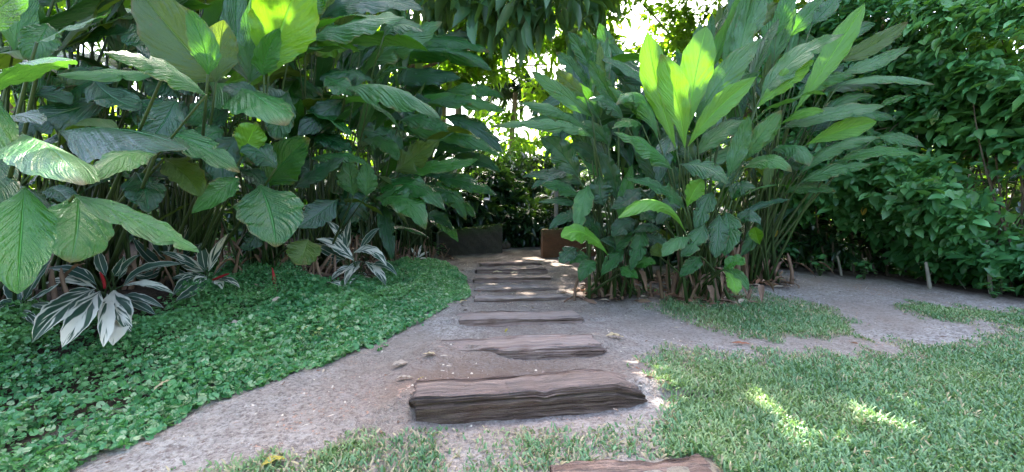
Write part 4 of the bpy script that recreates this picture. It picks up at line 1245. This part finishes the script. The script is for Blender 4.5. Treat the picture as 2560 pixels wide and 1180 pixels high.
for k, (px, py, hl, an, wr, mt, lab) in enumerate(FALL):
    g = G(px, py); y = g[1]
    in_cover = lab.count('ground cover') and 'edge' not in lab
    lift = .11 if in_cover else .012
    if 'sleeper step' in lab: lift = .05
    ca, sa = math.cos(RAD(an)), math.sin(RAD(an))
    if abs(an) > 45:          # standing or running away from the viewer
        d3 = np.array([ca, .4, -sa * .8])
    else: d3 = np.array([ca, -sa * 2.0, 0])
    L = hl / F * y
    A_, B_ = g - unit(d3) * L, g + unit(d3) * L
    A_[2] = max(A_[2], float(terrain(A_[0], A_[1]))) + lift; B_[2] = max(B_[2], float(terrain(B_[0], B_[1]))) + lift
    root = tag(None or bpy.data.objects.new('tmp', None), lab) if False else None
    Mi = .5 * (A_ + B_) + UP * L * R.uniform(.05, .3)
    v, f, uv, sp, tg = leaf_geo(A_, Mi, B_, 2 * L * wr, unit(UP + R.normal(size=3) * .25), fold=R.uniform(.1, .5), wave=.08, seed=900 + k, nu=13, nv=6)
    o = mesh_obj('fallen_leaf', v - g, [f[0]], M[mt], uv=uv, loc=g)
    tag(o, lab, 'fallen leaf', 'fallen leaves')

# seedlings and round-leaved weeds
def seedling(px, py, n, hmax, L, label, mat='S', name='seedling', spread=.05):
    g = G(px, py); root = empty(name, g, label, 'small plant')
    for _ in range(max(2, n // 5)):
        top = g + np.array([R.normal() * spread, R.normal() * spread, R.uniform(.5, 1) * hmax])
        v, f = tube(bez(g - UP * .02, .5 * (g + top) + R.normal(size=3) * .02, top, 5), np.linspace(.006, .003, 5), 5)
        child('stem', v, f, M['stem'], root)
    pos = g + np.stack([R.normal(size=n) * spread, R.normal(size=n) * spread, R.uniform(.25, 1.05, n) * hmax], -1)
    d = unit(np.stack([R.normal(size=n), R.normal(size=n) - .4, R.uniform(-.3, .5, n)], -1))
    ln = R.uniform(.7, 1.2, n) * L
    scatter('foliage', LEAF_V, LEAF_F, pos, d, unit(UP + .4 * R.normal(size=(n, 3))), np.stack([ln, ln * .5, ln], -1), R.random(n), M[mat], root)
SEED = [(1512, 702, 16, .26, .13, 'young sapling with narrow pointed leaves beside the steps'),
        (1700, 728, 30, .36, .07, 'leafy seedling climbing the dry stalks in front of the big clump'),
        (1745, 745, 24, .14, .07, 'low seedling at the foot of the big clump beside the lawn'),
        (1600, 738, 26, .10, .06, 'tuft of small weeds on the soil left of the big clump'),
        (2050, 690, 40, .34, .11, 'bushy seedling at the foot of the hedge behind the tall canes'),
        (2160, 698, 22, .26, .13, 'sprawling young plant under the hedge, left of the stake'),
        (2485, 745, 30, .26, .10, 'light green young plant at the foot of the hedge near the yellow leaf'),
        (580, 655, 26, .42, .11, 'round-leaved weed growing up among the canes behind the ground cover'),
        (1100, 642, 30, .30, .07, 'small weed against the end of the mossy wall'),
        (780, 862, 40, .14, .05, 'pale yellow flowering weed at the path edge of the ground cover')]
M['paleweed'] = leaf_material('pale_weed_leaf', (.42, .44, .16), (.30, .36, .12), (.4, .4, .1), rough=.5, single=False, tfac=.2)
for s in SEED: seedling(*s[:6], mat='paleweed' if 'flowering' in s[5] else 'S', spread=.09 if s[3] < .2 else .07)

n = 26000
x = R.uniform(-2.6, 6.6, n); y = 1.8 + 7.4 * R.random(n) ** 1.3; z = terrain(x, y)
px, py = proj(np.stack([x, y, z], -1)); ok = inpoly(x, y, PATH_XY) & (lawn_density(x, y, z) < .5) & (px > -100) & (px < 2660) & (wob(x, y, 2.1) + .6 * wob(x, y, 7) > R.normal(size=n) * .6)
x, y, z = x[ok], y[ok], z[ok]; n = len(x)
az = R.uniform(0, 6.283, n); kind_ = R.random(n)
ln = np.where(kind_ < .8, R.uniform(.005, .020, n), R.uniform(.02, .07, n)); wd = np.where(kind_ < .8, ln * R.uniform(.6, 1, n), R.uniform(.004, .010, n)); ht = np.where(kind_ < .8, ln * .6, .004)
PEB_V = [(-.5, -.3, 0), (.5, -.4, 0), (.4, .5, 0), (-.4, .4, 0), (0, 0, .8), (.3, 0, .6)]
PEB_F = [(0, 1, 5, 4), (1, 2, 5), (2, 3, 4, 5), (3, 0, 4)]
M['grit'] = small_material('path_grit', (.34, .27, .23), (.10, .07, .055), (.66, .56, .44), (.1, .08, .05), 'pale', .9, .02)
tag(scatter('path_grit', PEB_V, PEB_F, np.stack([x, y, z - .001], -1), np.stack([np.cos(az), np.sin(az), 0 * az], -1), UP + .1 * R.normal(size=(n, 3)), np.stack([ln, wd, ht], -1), R.random(n), M['grit'], extra={'pale': (R.random(n) < .10).astype(float)}),
    'crumbs of earth, grit and bits of straw strewn over the dirt path', 'grit', kind='stuff')
# dead leaf scraps on the brown mulch under the ginger
n = 9000
x = R.uniform(-8, 4.6, n); y = R.uniform(4.6, 10.5, n); z = terrain(x, y); px, py = proj(np.stack([x, y, z], -1))
near_ = np.min([np.hypot(x - CLB[c][0], (y - CLB[c][1]) * 1.2) for c in CLB], 0)
ok = (near_ < .95) & ~inpoly(px, py + 12, COVER) & ((x < 0) | (near_ < .6)); x, y = x[ok], y[ok]
ex_ = R.uniform(-2, 5.5, 900); ey_ = R.uniform(1.9, 9, 900); ok = inpoly(ex_, ey_, PATH_XY) & (R.random(900) < .10 + .55 * (segdist(ex_, ey_, PATH_XY) < .22)); x = np.concatenate([x, ex_[ok]]); y = np.concatenate([y, ey_[ok]]); z = terrain(x, y); n = len(x)
M['scrap'] = small_material('mulch_scrap', (.28, .165, .11), (.09, .05, .035), (.44, .34, .25), (.2, .1, .05), 'pale', .85, .1)
ln = np.where(np.arange(n) < n - ok.sum(), R.uniform(.05, .20, n), R.uniform(.02, .07, n))
tag(scatter('leaf_mulch', LEAF_V, LEAF_F, np.stack([x, y, z + np.where(ln > .07, R.uniform(0, .05, n), .006)], -1), unit(R.normal(size=(n, 3)) * np.stack([np.ones(n), np.ones(n), np.where(ln > .07, .25, .02)], -1)), UP + .5 * R.normal(size=(n, 3)), np.stack([ln, ln * .28, ln], -1), R.random(n), M['scrap'], extra={'pale': (R.random(n) < .2).astype(float)}),
    'dry brown leaf scraps under the ginger clumps', 'leaf mulch', kind='stuff')
# ------------------------------------------------------------------ sprays of leaves on twigs
GAPS = [(1250, 238, 44, 40), (1570, 78, 38, 30), (1370, 290, 60, 20), (1300, 330, 60, 18), (1420, 50, 22, 30), (1385, 85, 18, 26), (1240, 395, 22, 18), (1350, 380, 36, 14)]
def keep_view(p, mind=7.5):
    px, py = proj(p); ok = np.ones(len(p), bool)
    for gx_, gy_, rx, ry in GAPS:
        ok &= ~((((px - gx_) / rx) ** 2 + ((py - gy_) / ry) ** 2 < 1) & (p[:, 1] > mind))
    return ok

def sprays(c, out, k, L, wr, droop=.3, whorl=.9, jit=.15):
    """k leaves round the end of each twig: returns position, axis, normal, size"""
    n = len(c)
    ax = unit(out + .45 * R.normal(size=(n, 3)))
    c = np.repeat(c, k, 0); ax = np.repeat(ax, k, 0); N = n * k
    rad = rdir(N); rad = unit(rad - (rad * ax).sum(1)[:, None] * ax)
    d = unit(ax * (1 - whorl) + rad * whorl * R.uniform(.6, 1, N)[:, None] + ax * R.uniform(.1, .8, N)[:, None] - UP * droop * R.uniform(.4, 1.4, N)[:, None])
    ln = L * R.uniform(.6, 1.25, N)
    pos = c + ax * (R.uniform(-1, .2, N) * L * .9)[:, None] + R.normal(size=(N, 3)) * L * jit
    nr = unit(UP * 1.0 + ax * .5 + R.normal(size=(N, 3)) * .35)
    return pos, d, nr, np.stack([ln, ln * wr * R.uniform(.8, 1.2, N), ln], -1)

def lump_points(lumps, n, shell=.35):
    """points in ellipsoids (x, y, z, rx, ry, rz), denser to the outside, broken up by smooth noise"""
    vol = np.array([l[3] * l[4] * l[5] for l in lumps]) ** .75; pk = R.choice(len(lumps), int(n * 1.8), p=vol / vol.sum())
    lu = np.array(lumps)[pk]; d = rdir(len(pk)); r = (shell + (1 - shell) * R.random(len(pk))) ** .6
    p = lu[:, :3] + d * r[:, None] * lu[:, 3:]
    keep = wob3(p, 1.7) > R.normal(size=len(p)) * .5 - .45
    p, d = p[keep][:n], d[keep][:n]
    return p, unit(d * np.array([1, 1, .6]) + UP * .25)

def tree(name, label, base, lumps, n, k, L, wr, mat, trunk_r=.12, group=None, droop=.35, simple=False, view=True, bark='bark', cat='tree', limbs=5, zmin=None, lean=(0, 0), more=None):
    base = np.array([base[0], base[1], float(terrain(base[0], base[1]))])
    root = empty(name, base, label, cat, group)
    top = np.array(lumps[0][:3]); hub = base + (top - base) * np.array([.12, .12, .92])
    tp = bez(base - UP * .1, .5 * (base + hub) + np.array([lean[0], lean[1], 0]), hub, 8)
    v, f = tube(tp, np.linspace(trunk_r * 1.25, trunk_r * .75, 8), 9, wobble=.05); child('trunk', v, f, M[bark], root)
    for lm in lumps[:limbs]:
        e = np.array(lm[:3]); mid = .5 * (hub + e) + R.normal(size=3) * .2 + UP * .2
        v, f = tube(bez(hub, mid, e, 8), np.linspace(trunk_r * .6, trunk_r * .12, 8), 6, wobble=.05); child('branch', v, f, M[bark], root)
    c, out = lump_points(lumps, n)
    if zmin is not None: c, out = c[c[:, 2] > zmin], out[c[:, 2] > zmin]
    if more is not None and len(more):
        c = np.concatenate([c, more]); out = np.concatenate([out, unit(UP * .3 + R.normal(size=(len(more), 3)))])
    pos, d, nr, sc = sprays(c, out, k, L, wr, droop)
    ok = keep_sun(pos + d * sc[:, :1] * .5, extra=min(.075, L * .2)) & (keep_view(pos) if view else True) & (pos[:, 2] > terrain(pos[:, 0], pos[:, 1]) + .02)
    pos, d, nr, sc = pos[ok], d[ok], nr[ok], sc[ok]
    scatter('crown', DIAM_V if simple else LEAF_V, DIAM_F if simple else LEAF_F, pos, d, nr, sc, R.random(len(pos)), M[mat], root)
    return root

EXPOSURE = 3.3
# ------------------------------------------------------------------ hedge of shrubs at the right
HL = ['loose hedge shrub with blue-green leaves directly behind the tall canes', 'hedge shrub with a bare thin grey stem at its foot, left of the stake', 'hedge shrub with a single round yellow leaf low in front',
      'hedge shrub just behind the pale wooden stake', 'dense hedge shrub right of the stake with drooping leaf sprays', 'hedge shrub above the yellow fallen leaf', 'hedge shrub farthest along the hedge, cut by the picture edge']
H3 = [np.array([*plane_xy(*p), 0]) for p in HEDGE_PX]
for k in range(7):
    a, b = H3[k], H3[k + 1]; mid = .5 * (a + b); ex = unit(b - a); nrm_ = np.array([ex[1], -ex[0], 0])
    if nrm_ @ (np.array([0, 0, 0]) - mid) < 0: nrm_ = -nrm_        # towards the lawn
    base = mid - nrm_ * .35; base[2] = float(terrain(base[0], base[1]))
    root = empty('hedge_shrub', base, HL[k], 'shrub', 'shrubs forming the hedge')
    ln = np.linalg.norm(b - a)
    for _ in range(6):
        g = base + ex * R.uniform(-.5, .5) * ln + nrm_ * R.uniform(-.3, .25); g[2] = float(terrain(g[0], g[1])) - .05
        t_ = g + np.array([R.normal() * .35, R.normal() * .35, R.uniform(1.6, 3.6)])
        v, f = tube(bez(g, .5 * (g + t_) + R.normal(size=3) * np.array([.2, .2, .1]), t_, 9), np.linspace(.022, .006, 9), 6); child('branch', v, f, M['bark'], root)
    for _ in range(10):
        g = base + ex * R.uniform(-.6, .6) * ln + nrm_ * R.uniform(.0, .3) + UP * R.uniform(.25, 3.2)
        t_ = g + nrm_ * R.uniform(.15, .45) + ex * R.normal() * .5 + UP * R.normal() * .35
        v, f = tube(bez(g, .5 * (g + t_) + R.normal(size=3) * .08, t_, 6), np.linspace(.009, .003, 6), 5); child('twig', v, f, M['palebark'], root)
    n = 1250 if k < 7 else 300
    s = R.uniform(-.75, .75, n * 2) * ln; dep = R.random(n * 2) ** 1.3 * 1.5; z = .26 + 4.5 * R.random(n * 2) ** .85
    lowb = R.random(n * 2) < .20; dep[lowb] = R.uniform(.35, 1.5, lowb.sum()); z[lowb] = R.uniform(.02, .6, lowb.sum())
    front_ = .22 + .42 * wob3(np.stack([mid[0] + ex[0] * s, mid[1] + ex[1] * s, z * 1.0], -1), 1.7) + .16 * (z - .4) * (z < 2.2) * .4
    p = mid + ex * s[:, None] + nrm_ * (front_ - dep)[:, None] - nrm_ * (.10 * np.maximum(0, z - 2.5))[:, None]; p[:, 2] = terrain(p[:, 0], p[:, 1]) + z
    keep = (wob3(p, 2.3) > R.normal(size=len(p)) * .22 - .30)
    p = p[keep][:n]
    pos, d, nr, sc = sprays(p, np.repeat(unit(nrm_ + UP * .35)[None], len(p), 0), 6, .165, .50, .5, .8, .35)
    sc *= (.62 + .55 * R.random(len(pos)) + .25 * (wob3(pos, 1.3) > .4))[:, None]; sc[R.random(len(pos)) < .05] *= 1.4
    ok = keep_sun(pos, .2)
    hum_ = wob3(pos, .9)
    scatter('foliage', LEAF_V, LEAF_F, pos[ok], d[ok], unit(nr * .9 + .45 * nrm_)[ok], sc[ok], np.clip(.45 + .35 * hum_ + R.normal(size=len(pos)) * .34, 0, 1)[ok], M['S'], root)
    if k in (2, 0, 4):
        q = mid + nrm_ * .55 + UP * (.75 + .2 * k); q[2] += SL * q[1] * 1.0
        add_leaf(root, q, q + ex * .02 - UP * .06, q - UP * .13, .085, unit(nrm_ + UP * .2), 'yel', 4000 + k, nu=9, nv=4).name = 'yellow_leaf'
# pale stakes and thin trunks at the hedge foot
for px, py, top, r, lab in ((2326, 722, 655, .023, 'short pale lichen-spotted wooden stake standing on the bare soil before the hedge'), (2478, 735, 600, .022, 'thin leaning pale trunk in the hedge above the yellow fallen leaf'),
                            (2105, 690, 640, .02, 'thin grey cut stem at the hedge foot left of the stake')):
    g = G(px, py); t_ = P(px + (0 if r > .025 else -12), top, g[1]); rt = empty('wooden_stake', g, lab, 'stake')
    v, f = tube(bez(g - UP * .05, .5 * (g + t_) + .01, t_, 10), np.linspace(r * 1.1, r * .85, 10), 8, wobble=.06); child('post', v, f, M['palebark'], rt)
# pale pole beyond the opening
g = np.array([1.15, 11.6, float(terrain(1.15, 11.6))]); t_ = P(1392, 385, 11.6); rt = empty('bamboo_pole', g, 'thin pale pole standing beyond the walls between the two plant masses', 'pole')
v, f = tube(np.linspace(g - UP * .05, t_, 12), .055, 9, wobble=.03); child('shaft', v, f, M['palebark'], rt)

# ------------------------------------------------------------------ trees
def L_(px, py, d, rx, ry, rz):
    p = P(px, py, d); return (p[0], p[1], p[2], rx, ry, rz)
BT = 'trees behind the garden'
# long drooping leaves hanging in at the top
tree('hanging_leaf_tree', 'tree with long dark drooping leaves hanging in at the top above the path', (-3.2, 11.8),
     [L_(1290, 10, 8.6, 1.2, .8, .75), L_(1130, -20, 8.9, 1.3, .9, .8), L_(1420, 20, 9.0, 1.0, .8, .8), L_(1480, -90, 9.5, 1.3, 1.0, .7), L_(1000, -80, 9.2, 1.4, 1, .8)],
     74, 7, .66, .31, 'N', .10, BT, 1.4, limbs=5)
tree('yellow_green_tree', 'airy tree with sunlit yellow-green leaf whorls above the palm', (-2.6, 15.5),
     [L_(1250, 130, 13.5, 2.6, 1.2, 1.3), L_(1120, 120, 13.5, 2.0, 1.2, 1.4), L_(1400, 160, 13.2, 1.6, 1.0, 1.6), L_(1180, 190, 13, 1.3, .8, .9), L_(1330, 60, 14, 2.6, 1.2, 1.2), L_(1470, 60, 13, 1.3, 1, 1.3), L_(1540, 10, 13, 1.0, 1, .6), L_(1510, 150, 12.8, 1.0, .8, .8)],
     720, 7, .40, .30, 'T', .12, BT, .35)
tree('airy_tree', 'far airy tree half closing the bright gap over the path end', (.9, 20.5),
     [L_(1300, 330, 19, 1.6, 1, 1.0), L_(1390, 290, 19, 1.3, 1, 1.3), L_(1215, 330, 19, 1.2, 1, 1.2), L_(1340, 395, 18.5, 2.4, 1, 1.0), L_(1230, 410, 18.5, 1.5, 1, .8)], 240, 7, .46, .34, 'T', .08, BT, .35)
tree('twiggy_tree', 'thin twiggy tree with small leaves and sky showing through, above the big clump', (5.4, 13.5),
     [L_(1640, 60, 12.5, 1.2, 1, 1.7), L_(1780, 20, 12.5, 1.7, 1.2, 1.6), L_(1560, -30, 12.5, 1.6, 1, .7), L_(1720, 160, 12.5, 1.6, 1.2, 1.2), L_(1860, 130, 12, 1.3, 1, 1.8)],
     760, 6, .24, .42, 'T', .08, BT, .3)
# the bank of trees behind the ginger at the left
for k, (x, y, px, py, d, n, lab) in enumerate((
        (-13.5, 11.5, 60, 300, 10.5, 520, 'leafy tree behind the outermost ginger clump'), (-10.2, 12.6, 280, 250, 11.4, 560, 'leafy tree showing light dots behind the strap-leaved ginger'),
        (-7.6, 13.2, 520, 220, 12.0, 620, 'bright backlit tree glowing yellow-green behind the olive ginger paddles'), (-5.3, 13.4, 760, 260, 12.2, 560, 'leafy tree behind the dark ginger and the striped plant'),
        (-3.4, 14.0, 950, 250, 12.6, 520, 'leafy tree behind the arching blue-green ginger, left of the palm'))):
    dx = 2.2
    tree('broadleaf_tree', lab, (x, y), [L_(px, py, d, 1.9, 1.0, 2.2), L_(px - 90, py - 260, d + .5, 2.0, 1.1, 1.8), L_(px + 90, py - 200, d, 1.8, 1, 1.8), L_(px, py + 210, d, 1.8, .9, 1.5), L_(px + 70, py - 380, d + .6, 2, 1.2, 1.6)],
         n, 6, .34, .42, 'T', .13, BT, .3)
# behind the hedge and the tall canes
for k, (x, y, px, py, d, n, lab) in enumerate((
        (6.2, 10.5, 1960, 430, 9.2, 520, 'small-leaved tree with bright dots behind the tall bare canes'), (9.0, 10.0, 2160, 150, 9.0, 420, 'tall tree rising behind the hedge right of the big clump'),
        (10.2, 8.8, 2360, 120, 8.0, 400, 'tree with pale grey twigs behind the top of the hedge'), (11.6, 7.6, 2540, 100, 7.4, 380, 'tree with bright leaf tufts over the far hedge end'))):
    tree('hedgerow_tree', lab, (x, y), [L_(px, py, d, 1.5, .9, 1.6), L_(px - 70, py - 170, d + .4, 1.6, 1, 1.3), L_(px + 80, py - 120, d, 1.5, .9, 1.5), L_(px + 20, py + 190, d, 1.4, .8, 1.4), L_(px + 40, py - 330, d + .5, 1.8, 1.1, 1.4)],
         n, 6, .24, .48, 'T', .10, BT, .3)
# shade trees whose crowns close overhead, above the picture
SHADE = [(-8.8, 11.9, -6.6, 9.4, 'tall shade tree spreading over the left bank of ginger'), (-4.4, 13.0, -3.0, 9.2, 'tall shade tree spreading above the path entrance'), (6.9, 12.6, .6, 9.4, 'tall shade tree spreading over the steps from behind the big clump'),
         (6.2, 11.4, 4.0, 9.2, 'tall shade tree spreading over the lawn and big clump'), (9.6, 11.5, 7.4, 9.2, 'tall shade tree spreading over the hedge'), (-2.6, 19.5, .3, 18.2, 'added shade tree far beyond the path, keeping the sun off it'), (11.5, 14, 6.6, 12.8, 'added shade tree far beyond the hedge, keeping stray sun off the soil')]  # last two added only to stop stray sun on the ground
cpx, cpy = np.meshgrid(np.arange(-9, 11, .36), np.arange(6.6, 16.6, .36)); cpx = cpx.ravel() + R.normal(size=cpx.size) * .1; cpy = cpy.ravel() + R.normal(size=cpy.size) * .1  # extra crown sprays placed to shut out stray sun
lim = np.where(np.abs(cpx - .4) < 2.4, 15.3, np.where(cpx > 0, 15.0, 14.2)); s_ = cpy < lim; cpx, cpy = cpx[s_], cpy[s_]
cpx = np.concatenate([cpx, R.uniform(-3.2, 2.6, 260)]); cpy = np.concatenate([cpy, R.uniform(9.5, 14.6, 260)])
ax_ = R.uniform(2.5, 8, 220); ay_ = R.uniform(11.5, 15, 220); ax_ = np.concatenate([ax_, R.uniform(-8, -3.5, 240)]); ay_ = np.concatenate([ay_, R.uniform(9.5, 14, 240)]); cpx = np.concatenate([cpx, ax_]); cpy = np.concatenate([cpy, ay_])
cpz = np.where(cpy < 12.2, 3.3 + .536 * cpy, 9.9) + R.uniform(0, .5, len(cpx))
own = np.argmin([(cpx - t[2]) ** 2 + (cpy - t[3]) ** 2 for t in SHADE], 0)
for k, (tx, ty, cx_, cy_, lab) in enumerate(SHADE):
    zc = min(2.6 + .536 * cy_ + 1.0, 10.2) if cy_ < 18 else 9.4
    lumps = [(cx_, cy_, zc + .4, 2.3, 1.5, .9), (cx_ - 1.3, cy_ - .9, zc - .2, 1.7, 1.2, .7), (cx_ + 1.4, cy_ - .8, zc, 1.7, 1.2, .7), (cx_ - .9, cy_ + 1.4, zc + 1.1, 1.9, 1.3, .9), (cx_ + 1.2, cy_ + 1.5, zc + 1.2, 1.9, 1.3, .9), (cx_, cy_ - 1.9, zc - .6, 1.9, 1.0, .5)]
    e_ = own == k
    tree('shade_tree', lab, (tx, ty), lumps, 620 if cy_ < 12 else 350, 7, .42, .46, 'T', .16, 'tall shade trees', .3, simple=True, limbs=6, more=np.stack([cpx[e_], cpy[e_], cpz[e_]], -1))
# dark understorey beyond the walls
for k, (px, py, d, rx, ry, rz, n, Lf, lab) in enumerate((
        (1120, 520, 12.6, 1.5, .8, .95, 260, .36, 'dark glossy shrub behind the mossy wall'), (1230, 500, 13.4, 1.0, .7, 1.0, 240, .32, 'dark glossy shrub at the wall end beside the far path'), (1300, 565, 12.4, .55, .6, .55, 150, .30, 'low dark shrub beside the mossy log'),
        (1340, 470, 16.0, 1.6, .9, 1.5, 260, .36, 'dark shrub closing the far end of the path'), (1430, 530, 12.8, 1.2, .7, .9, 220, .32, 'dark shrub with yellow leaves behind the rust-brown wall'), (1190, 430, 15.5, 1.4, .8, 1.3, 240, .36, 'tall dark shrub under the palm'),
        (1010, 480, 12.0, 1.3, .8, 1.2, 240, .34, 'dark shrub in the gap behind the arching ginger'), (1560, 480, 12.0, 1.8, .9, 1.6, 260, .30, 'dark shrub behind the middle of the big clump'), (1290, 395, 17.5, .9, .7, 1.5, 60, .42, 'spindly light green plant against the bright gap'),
        (60, 520, 8.6, 1.6, .6, 1.3, 220, .34, 'dark shrub added as a light block behind the outermost ginger clump'), (300, 520, 9.4, 1.6, .6, 1.4, 240, .34, 'dark shrub added as a light block behind the strap-leaved ginger'), (520, 520, 10.0, 1.6, .6, 1.4, 240, .34, 'dark shrub added as a light block behind the olive-leaved ginger'),  # these and the rows below are added to block light from behind
        (720, 520, 10.6, 1.6, .6, 1.4, 240, .34, 'dark shrub added as a light block behind the rounded sun-spotted leaf'), (900, 530, 11.2, 1.5, .6, 1.3, 220, .34, 'dark shrub added as a light block behind the striped plant on bare mulch'),
        (1700, 560, 9.0, 1.5, .5, 1.1, 220, .30, 'dark shrub added as a light block behind the foot of the big clump'), (1880, 560, 8.6, 1.2, .5, 1.1, 200, .30, 'dark shrub added as a light block behind the bare canes'),
        (2250, 560, 8.0, 1.6, .6, 1.2, 220, .28, 'dark shrub added as a light block behind the middle of the hedge'), (2560, 500, 7.4, 1.8, .6, 1.9, 380, .28, 'dark shrub added as a light block behind the far hedge end'))):
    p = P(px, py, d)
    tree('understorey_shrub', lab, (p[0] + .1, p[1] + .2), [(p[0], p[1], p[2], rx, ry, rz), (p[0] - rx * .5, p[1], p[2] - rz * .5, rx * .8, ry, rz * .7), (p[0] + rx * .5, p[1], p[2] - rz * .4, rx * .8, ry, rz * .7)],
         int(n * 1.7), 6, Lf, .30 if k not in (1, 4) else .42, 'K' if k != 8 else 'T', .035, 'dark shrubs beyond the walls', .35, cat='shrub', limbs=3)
# yellow sunlit leaves over the far path
g = G(1345, 590); yp = empty('yellow_leaved_plant', g + np.array([.1, 1.2, .09]), 'small plant with three bright yellow-green leaves over the far path', 'plant')
b0 = g + np.array([.1, 1.2, .05])
for k, (px, py, qx, qy, w) in enumerate(((1352, 528, 1332, 512, 22), (1325, 528, 1316, 545, 18), (1335, 530, 1345, 546, 16), (1398, 540, 1396, 572, 12), (1360, 520, 1385, 512, 18), (1310, 515, 1290, 505, 18))):
    dd = b0[1] - .2; B, T = P(px, py, dd), P(qx, qy, dd - .1)
    add_leaf(yp, B, .5 * (B + T) + UP * .02, T, w / F * dd, unit(EYE - B + UP * 3), 'Y', 5000 + k, nu=10, nv=4)
    add_stem(yp, B, T - B, b0 + np.array([R.normal() * .05, 0, 0]), .008)
# palm in the bright gap
pb = np.array([.05, 18.5, float(terrain(.05, 18.5))]); pt = P(1290, 222, 18.5)
palm = empty('palm_tree', pb, 'small palm with drooping feathery fronds and brown trunk in the bright gap', 'palm tree')
v, f = tube(bez(pb - UP * .2, .5 * (pb + pt) + np.array([-.3, 0, 0]), pt, 14), np.linspace(.15, .09, 14), 9, wobble=.06); child('trunk', v, f, M['palebark'], palm)
for k in range(15):
    az = k * 2.4 + R.normal() * .2; e = R.uniform(-.1, .9); L = R.uniform(1.6, 2.2)
    dr = np.array([math.cos(az), math.sin(az), 0]); T = pt + dr * L * math.cos(e) + UP * (L * math.sin(e) * .6 - .9); Cc = pt + dr * L * .45 + UP * (L * .55 * math.sin(e) + .25)
    sp = bez(pt, Cc, T, 22); tg = unit(np.gradient(sp, axis=0)); sd = unit(np.cross(tg, UP))
    parts = [tube(sp, np.linspace(.025, .006, 22), 5)]
    pos = np.concatenate([sp[3:]] * 4); s = np.repeat([1, -1, 1, -1], 19)[:, None]; tt = np.concatenate([tg[3:]] * 4); ss = np.concatenate([sd[3:]] * 4)
    pos = pos + tt * np.repeat([0, 0, .05, .05], 19)[:, None]
    d = unit(ss * s * .6 + tt * .45 - UP * R.uniform(.5, 1.0, (len(pos), 1)))
    v1, f1 = merge(parts); o = child('frond', v1, f1, M['stem'], palm)
    ln = R.uniform(.45, .7, len(pos)); lf = scatter('leaflets', DIAM_V, DIAM_F, pos, d, unit(tt + .4 * R.normal(size=tt.shape)), np.stack([ln, np.full(len(ln), .05), ln], -1), R.random(len(pos)), M['K'], None)
    lf.parent = o; lf.location = -pb
# far wood closing the view, and an unseen ring behind the camera
c = []
n = 5200
xx = R.uniform(-34, 34, n); yy = R.uniform(24, 34, n); hmax_ = 4.2 + 1.6 * np.sin(xx * .35) + 2.2 * wob(xx, yy * 0, .45) + .12 * np.abs(xx)
pz = R.random(n) ** .8 * np.maximum(1.5, hmax_)
pos = np.stack([xx, yy, terrain(xx, yy) + pz], -1)
nb = 6500; ab = R.uniform(RAD(-12), RAD(192), nb); rb = R.uniform(9.5, 12.5, nb)  # unseen ring behind the camera, added to cut low sky light
bx_, by_ = np.cos(ab) * rb, -np.sin(ab) * rb; hb = 3.0 + 1.0 * np.sin(ab * 5) + .8 * np.sin(ab * 13 + 1)
pos = np.concatenate([pos, np.stack([bx_, by_, terrain(bx_, by_) + R.random(nb) * hb], -1)]); n = len(pos)
p2, d, nr, sc = sprays(pos, unit(UP * .4 - unit(pos * np.array([1, 1, 0]))), 5, .75, .45, .3)
ok = keep_view(p2); 
o = scatter('far_wood_and_shade_ring', DIAM_V, DIAM_F, p2[ok], d[ok], nr[ok], sc[ok], R.random(ok.sum()), M['T']); tag(o, 'far wood closing the view behind the garden, and an added unseen ring behind the camera', 'trees', kind='stuff')

# ------------------------------------------------------------------ light, sky, camera
w = bpy.data.worlds.new('World'); SC.world = w; w.use_nodes = True
nt = w.node_tree; bg = nt.nodes['Background']; sky = nt.nodes.new('ShaderNodeTexSky')
sky.sky_type = 'NISHITA'; sky.sun_disc = False; sky.sun_elevation = SUN_EL; sky.sun_rotation = SUN_AZ
sky.air_density = 1.0; sky.dust_density = 5.0; sky.ozone_density = 1.0
nt.links.new(sky.outputs[0], bg.inputs[0]); bg.inputs[1].default_value = .13
sl = bpy.data.lights.new('sun', 'SUN'); sl.energy = 4.6; sl.angle = RAD(.53); sl.color = (1, .93, .82)
so = bpy.data.objects.new('sun', sl); so.rotation_euler = Vector([float(c) for c in SUN]).to_track_quat('Z', 'Y').to_euler(); so.location = (0, 6, 20); link(so)
cam = bpy.data.cameras.new('camera'); cam.sensor_width = 36; cam.lens = 36 * F / 2560; cam.clip_end = 500; cam.clip_start = .05
co = bpy.data.objects.new('camera', cam); co.location = (0, 0, HC); co.rotation_euler = (RAD(90), 0, 0); link(co); SC.camera = co
SC.view_settings.view_transform = 'Standard'; SC.view_settings.look = 'None'; SC.view_settings.gamma = 1; SC.view_settings.exposure = EXPOSURE
SC.render.engine = 'CYCLES'
SC.cycles.max_bounces = 7; SC.cycles.diffuse_bounces = 4; SC.cycles.glossy_bounces = 2; SC.cycles.transmission_bounces = 4; SC.cycles.transparent_max_bounces = 4
SC.cycles.caustics_reflective = False; SC.cycles.caustics_refractive = False; SC.cycles.use_denoising = True
SC.cycles.sample_clamp_indirect = 6
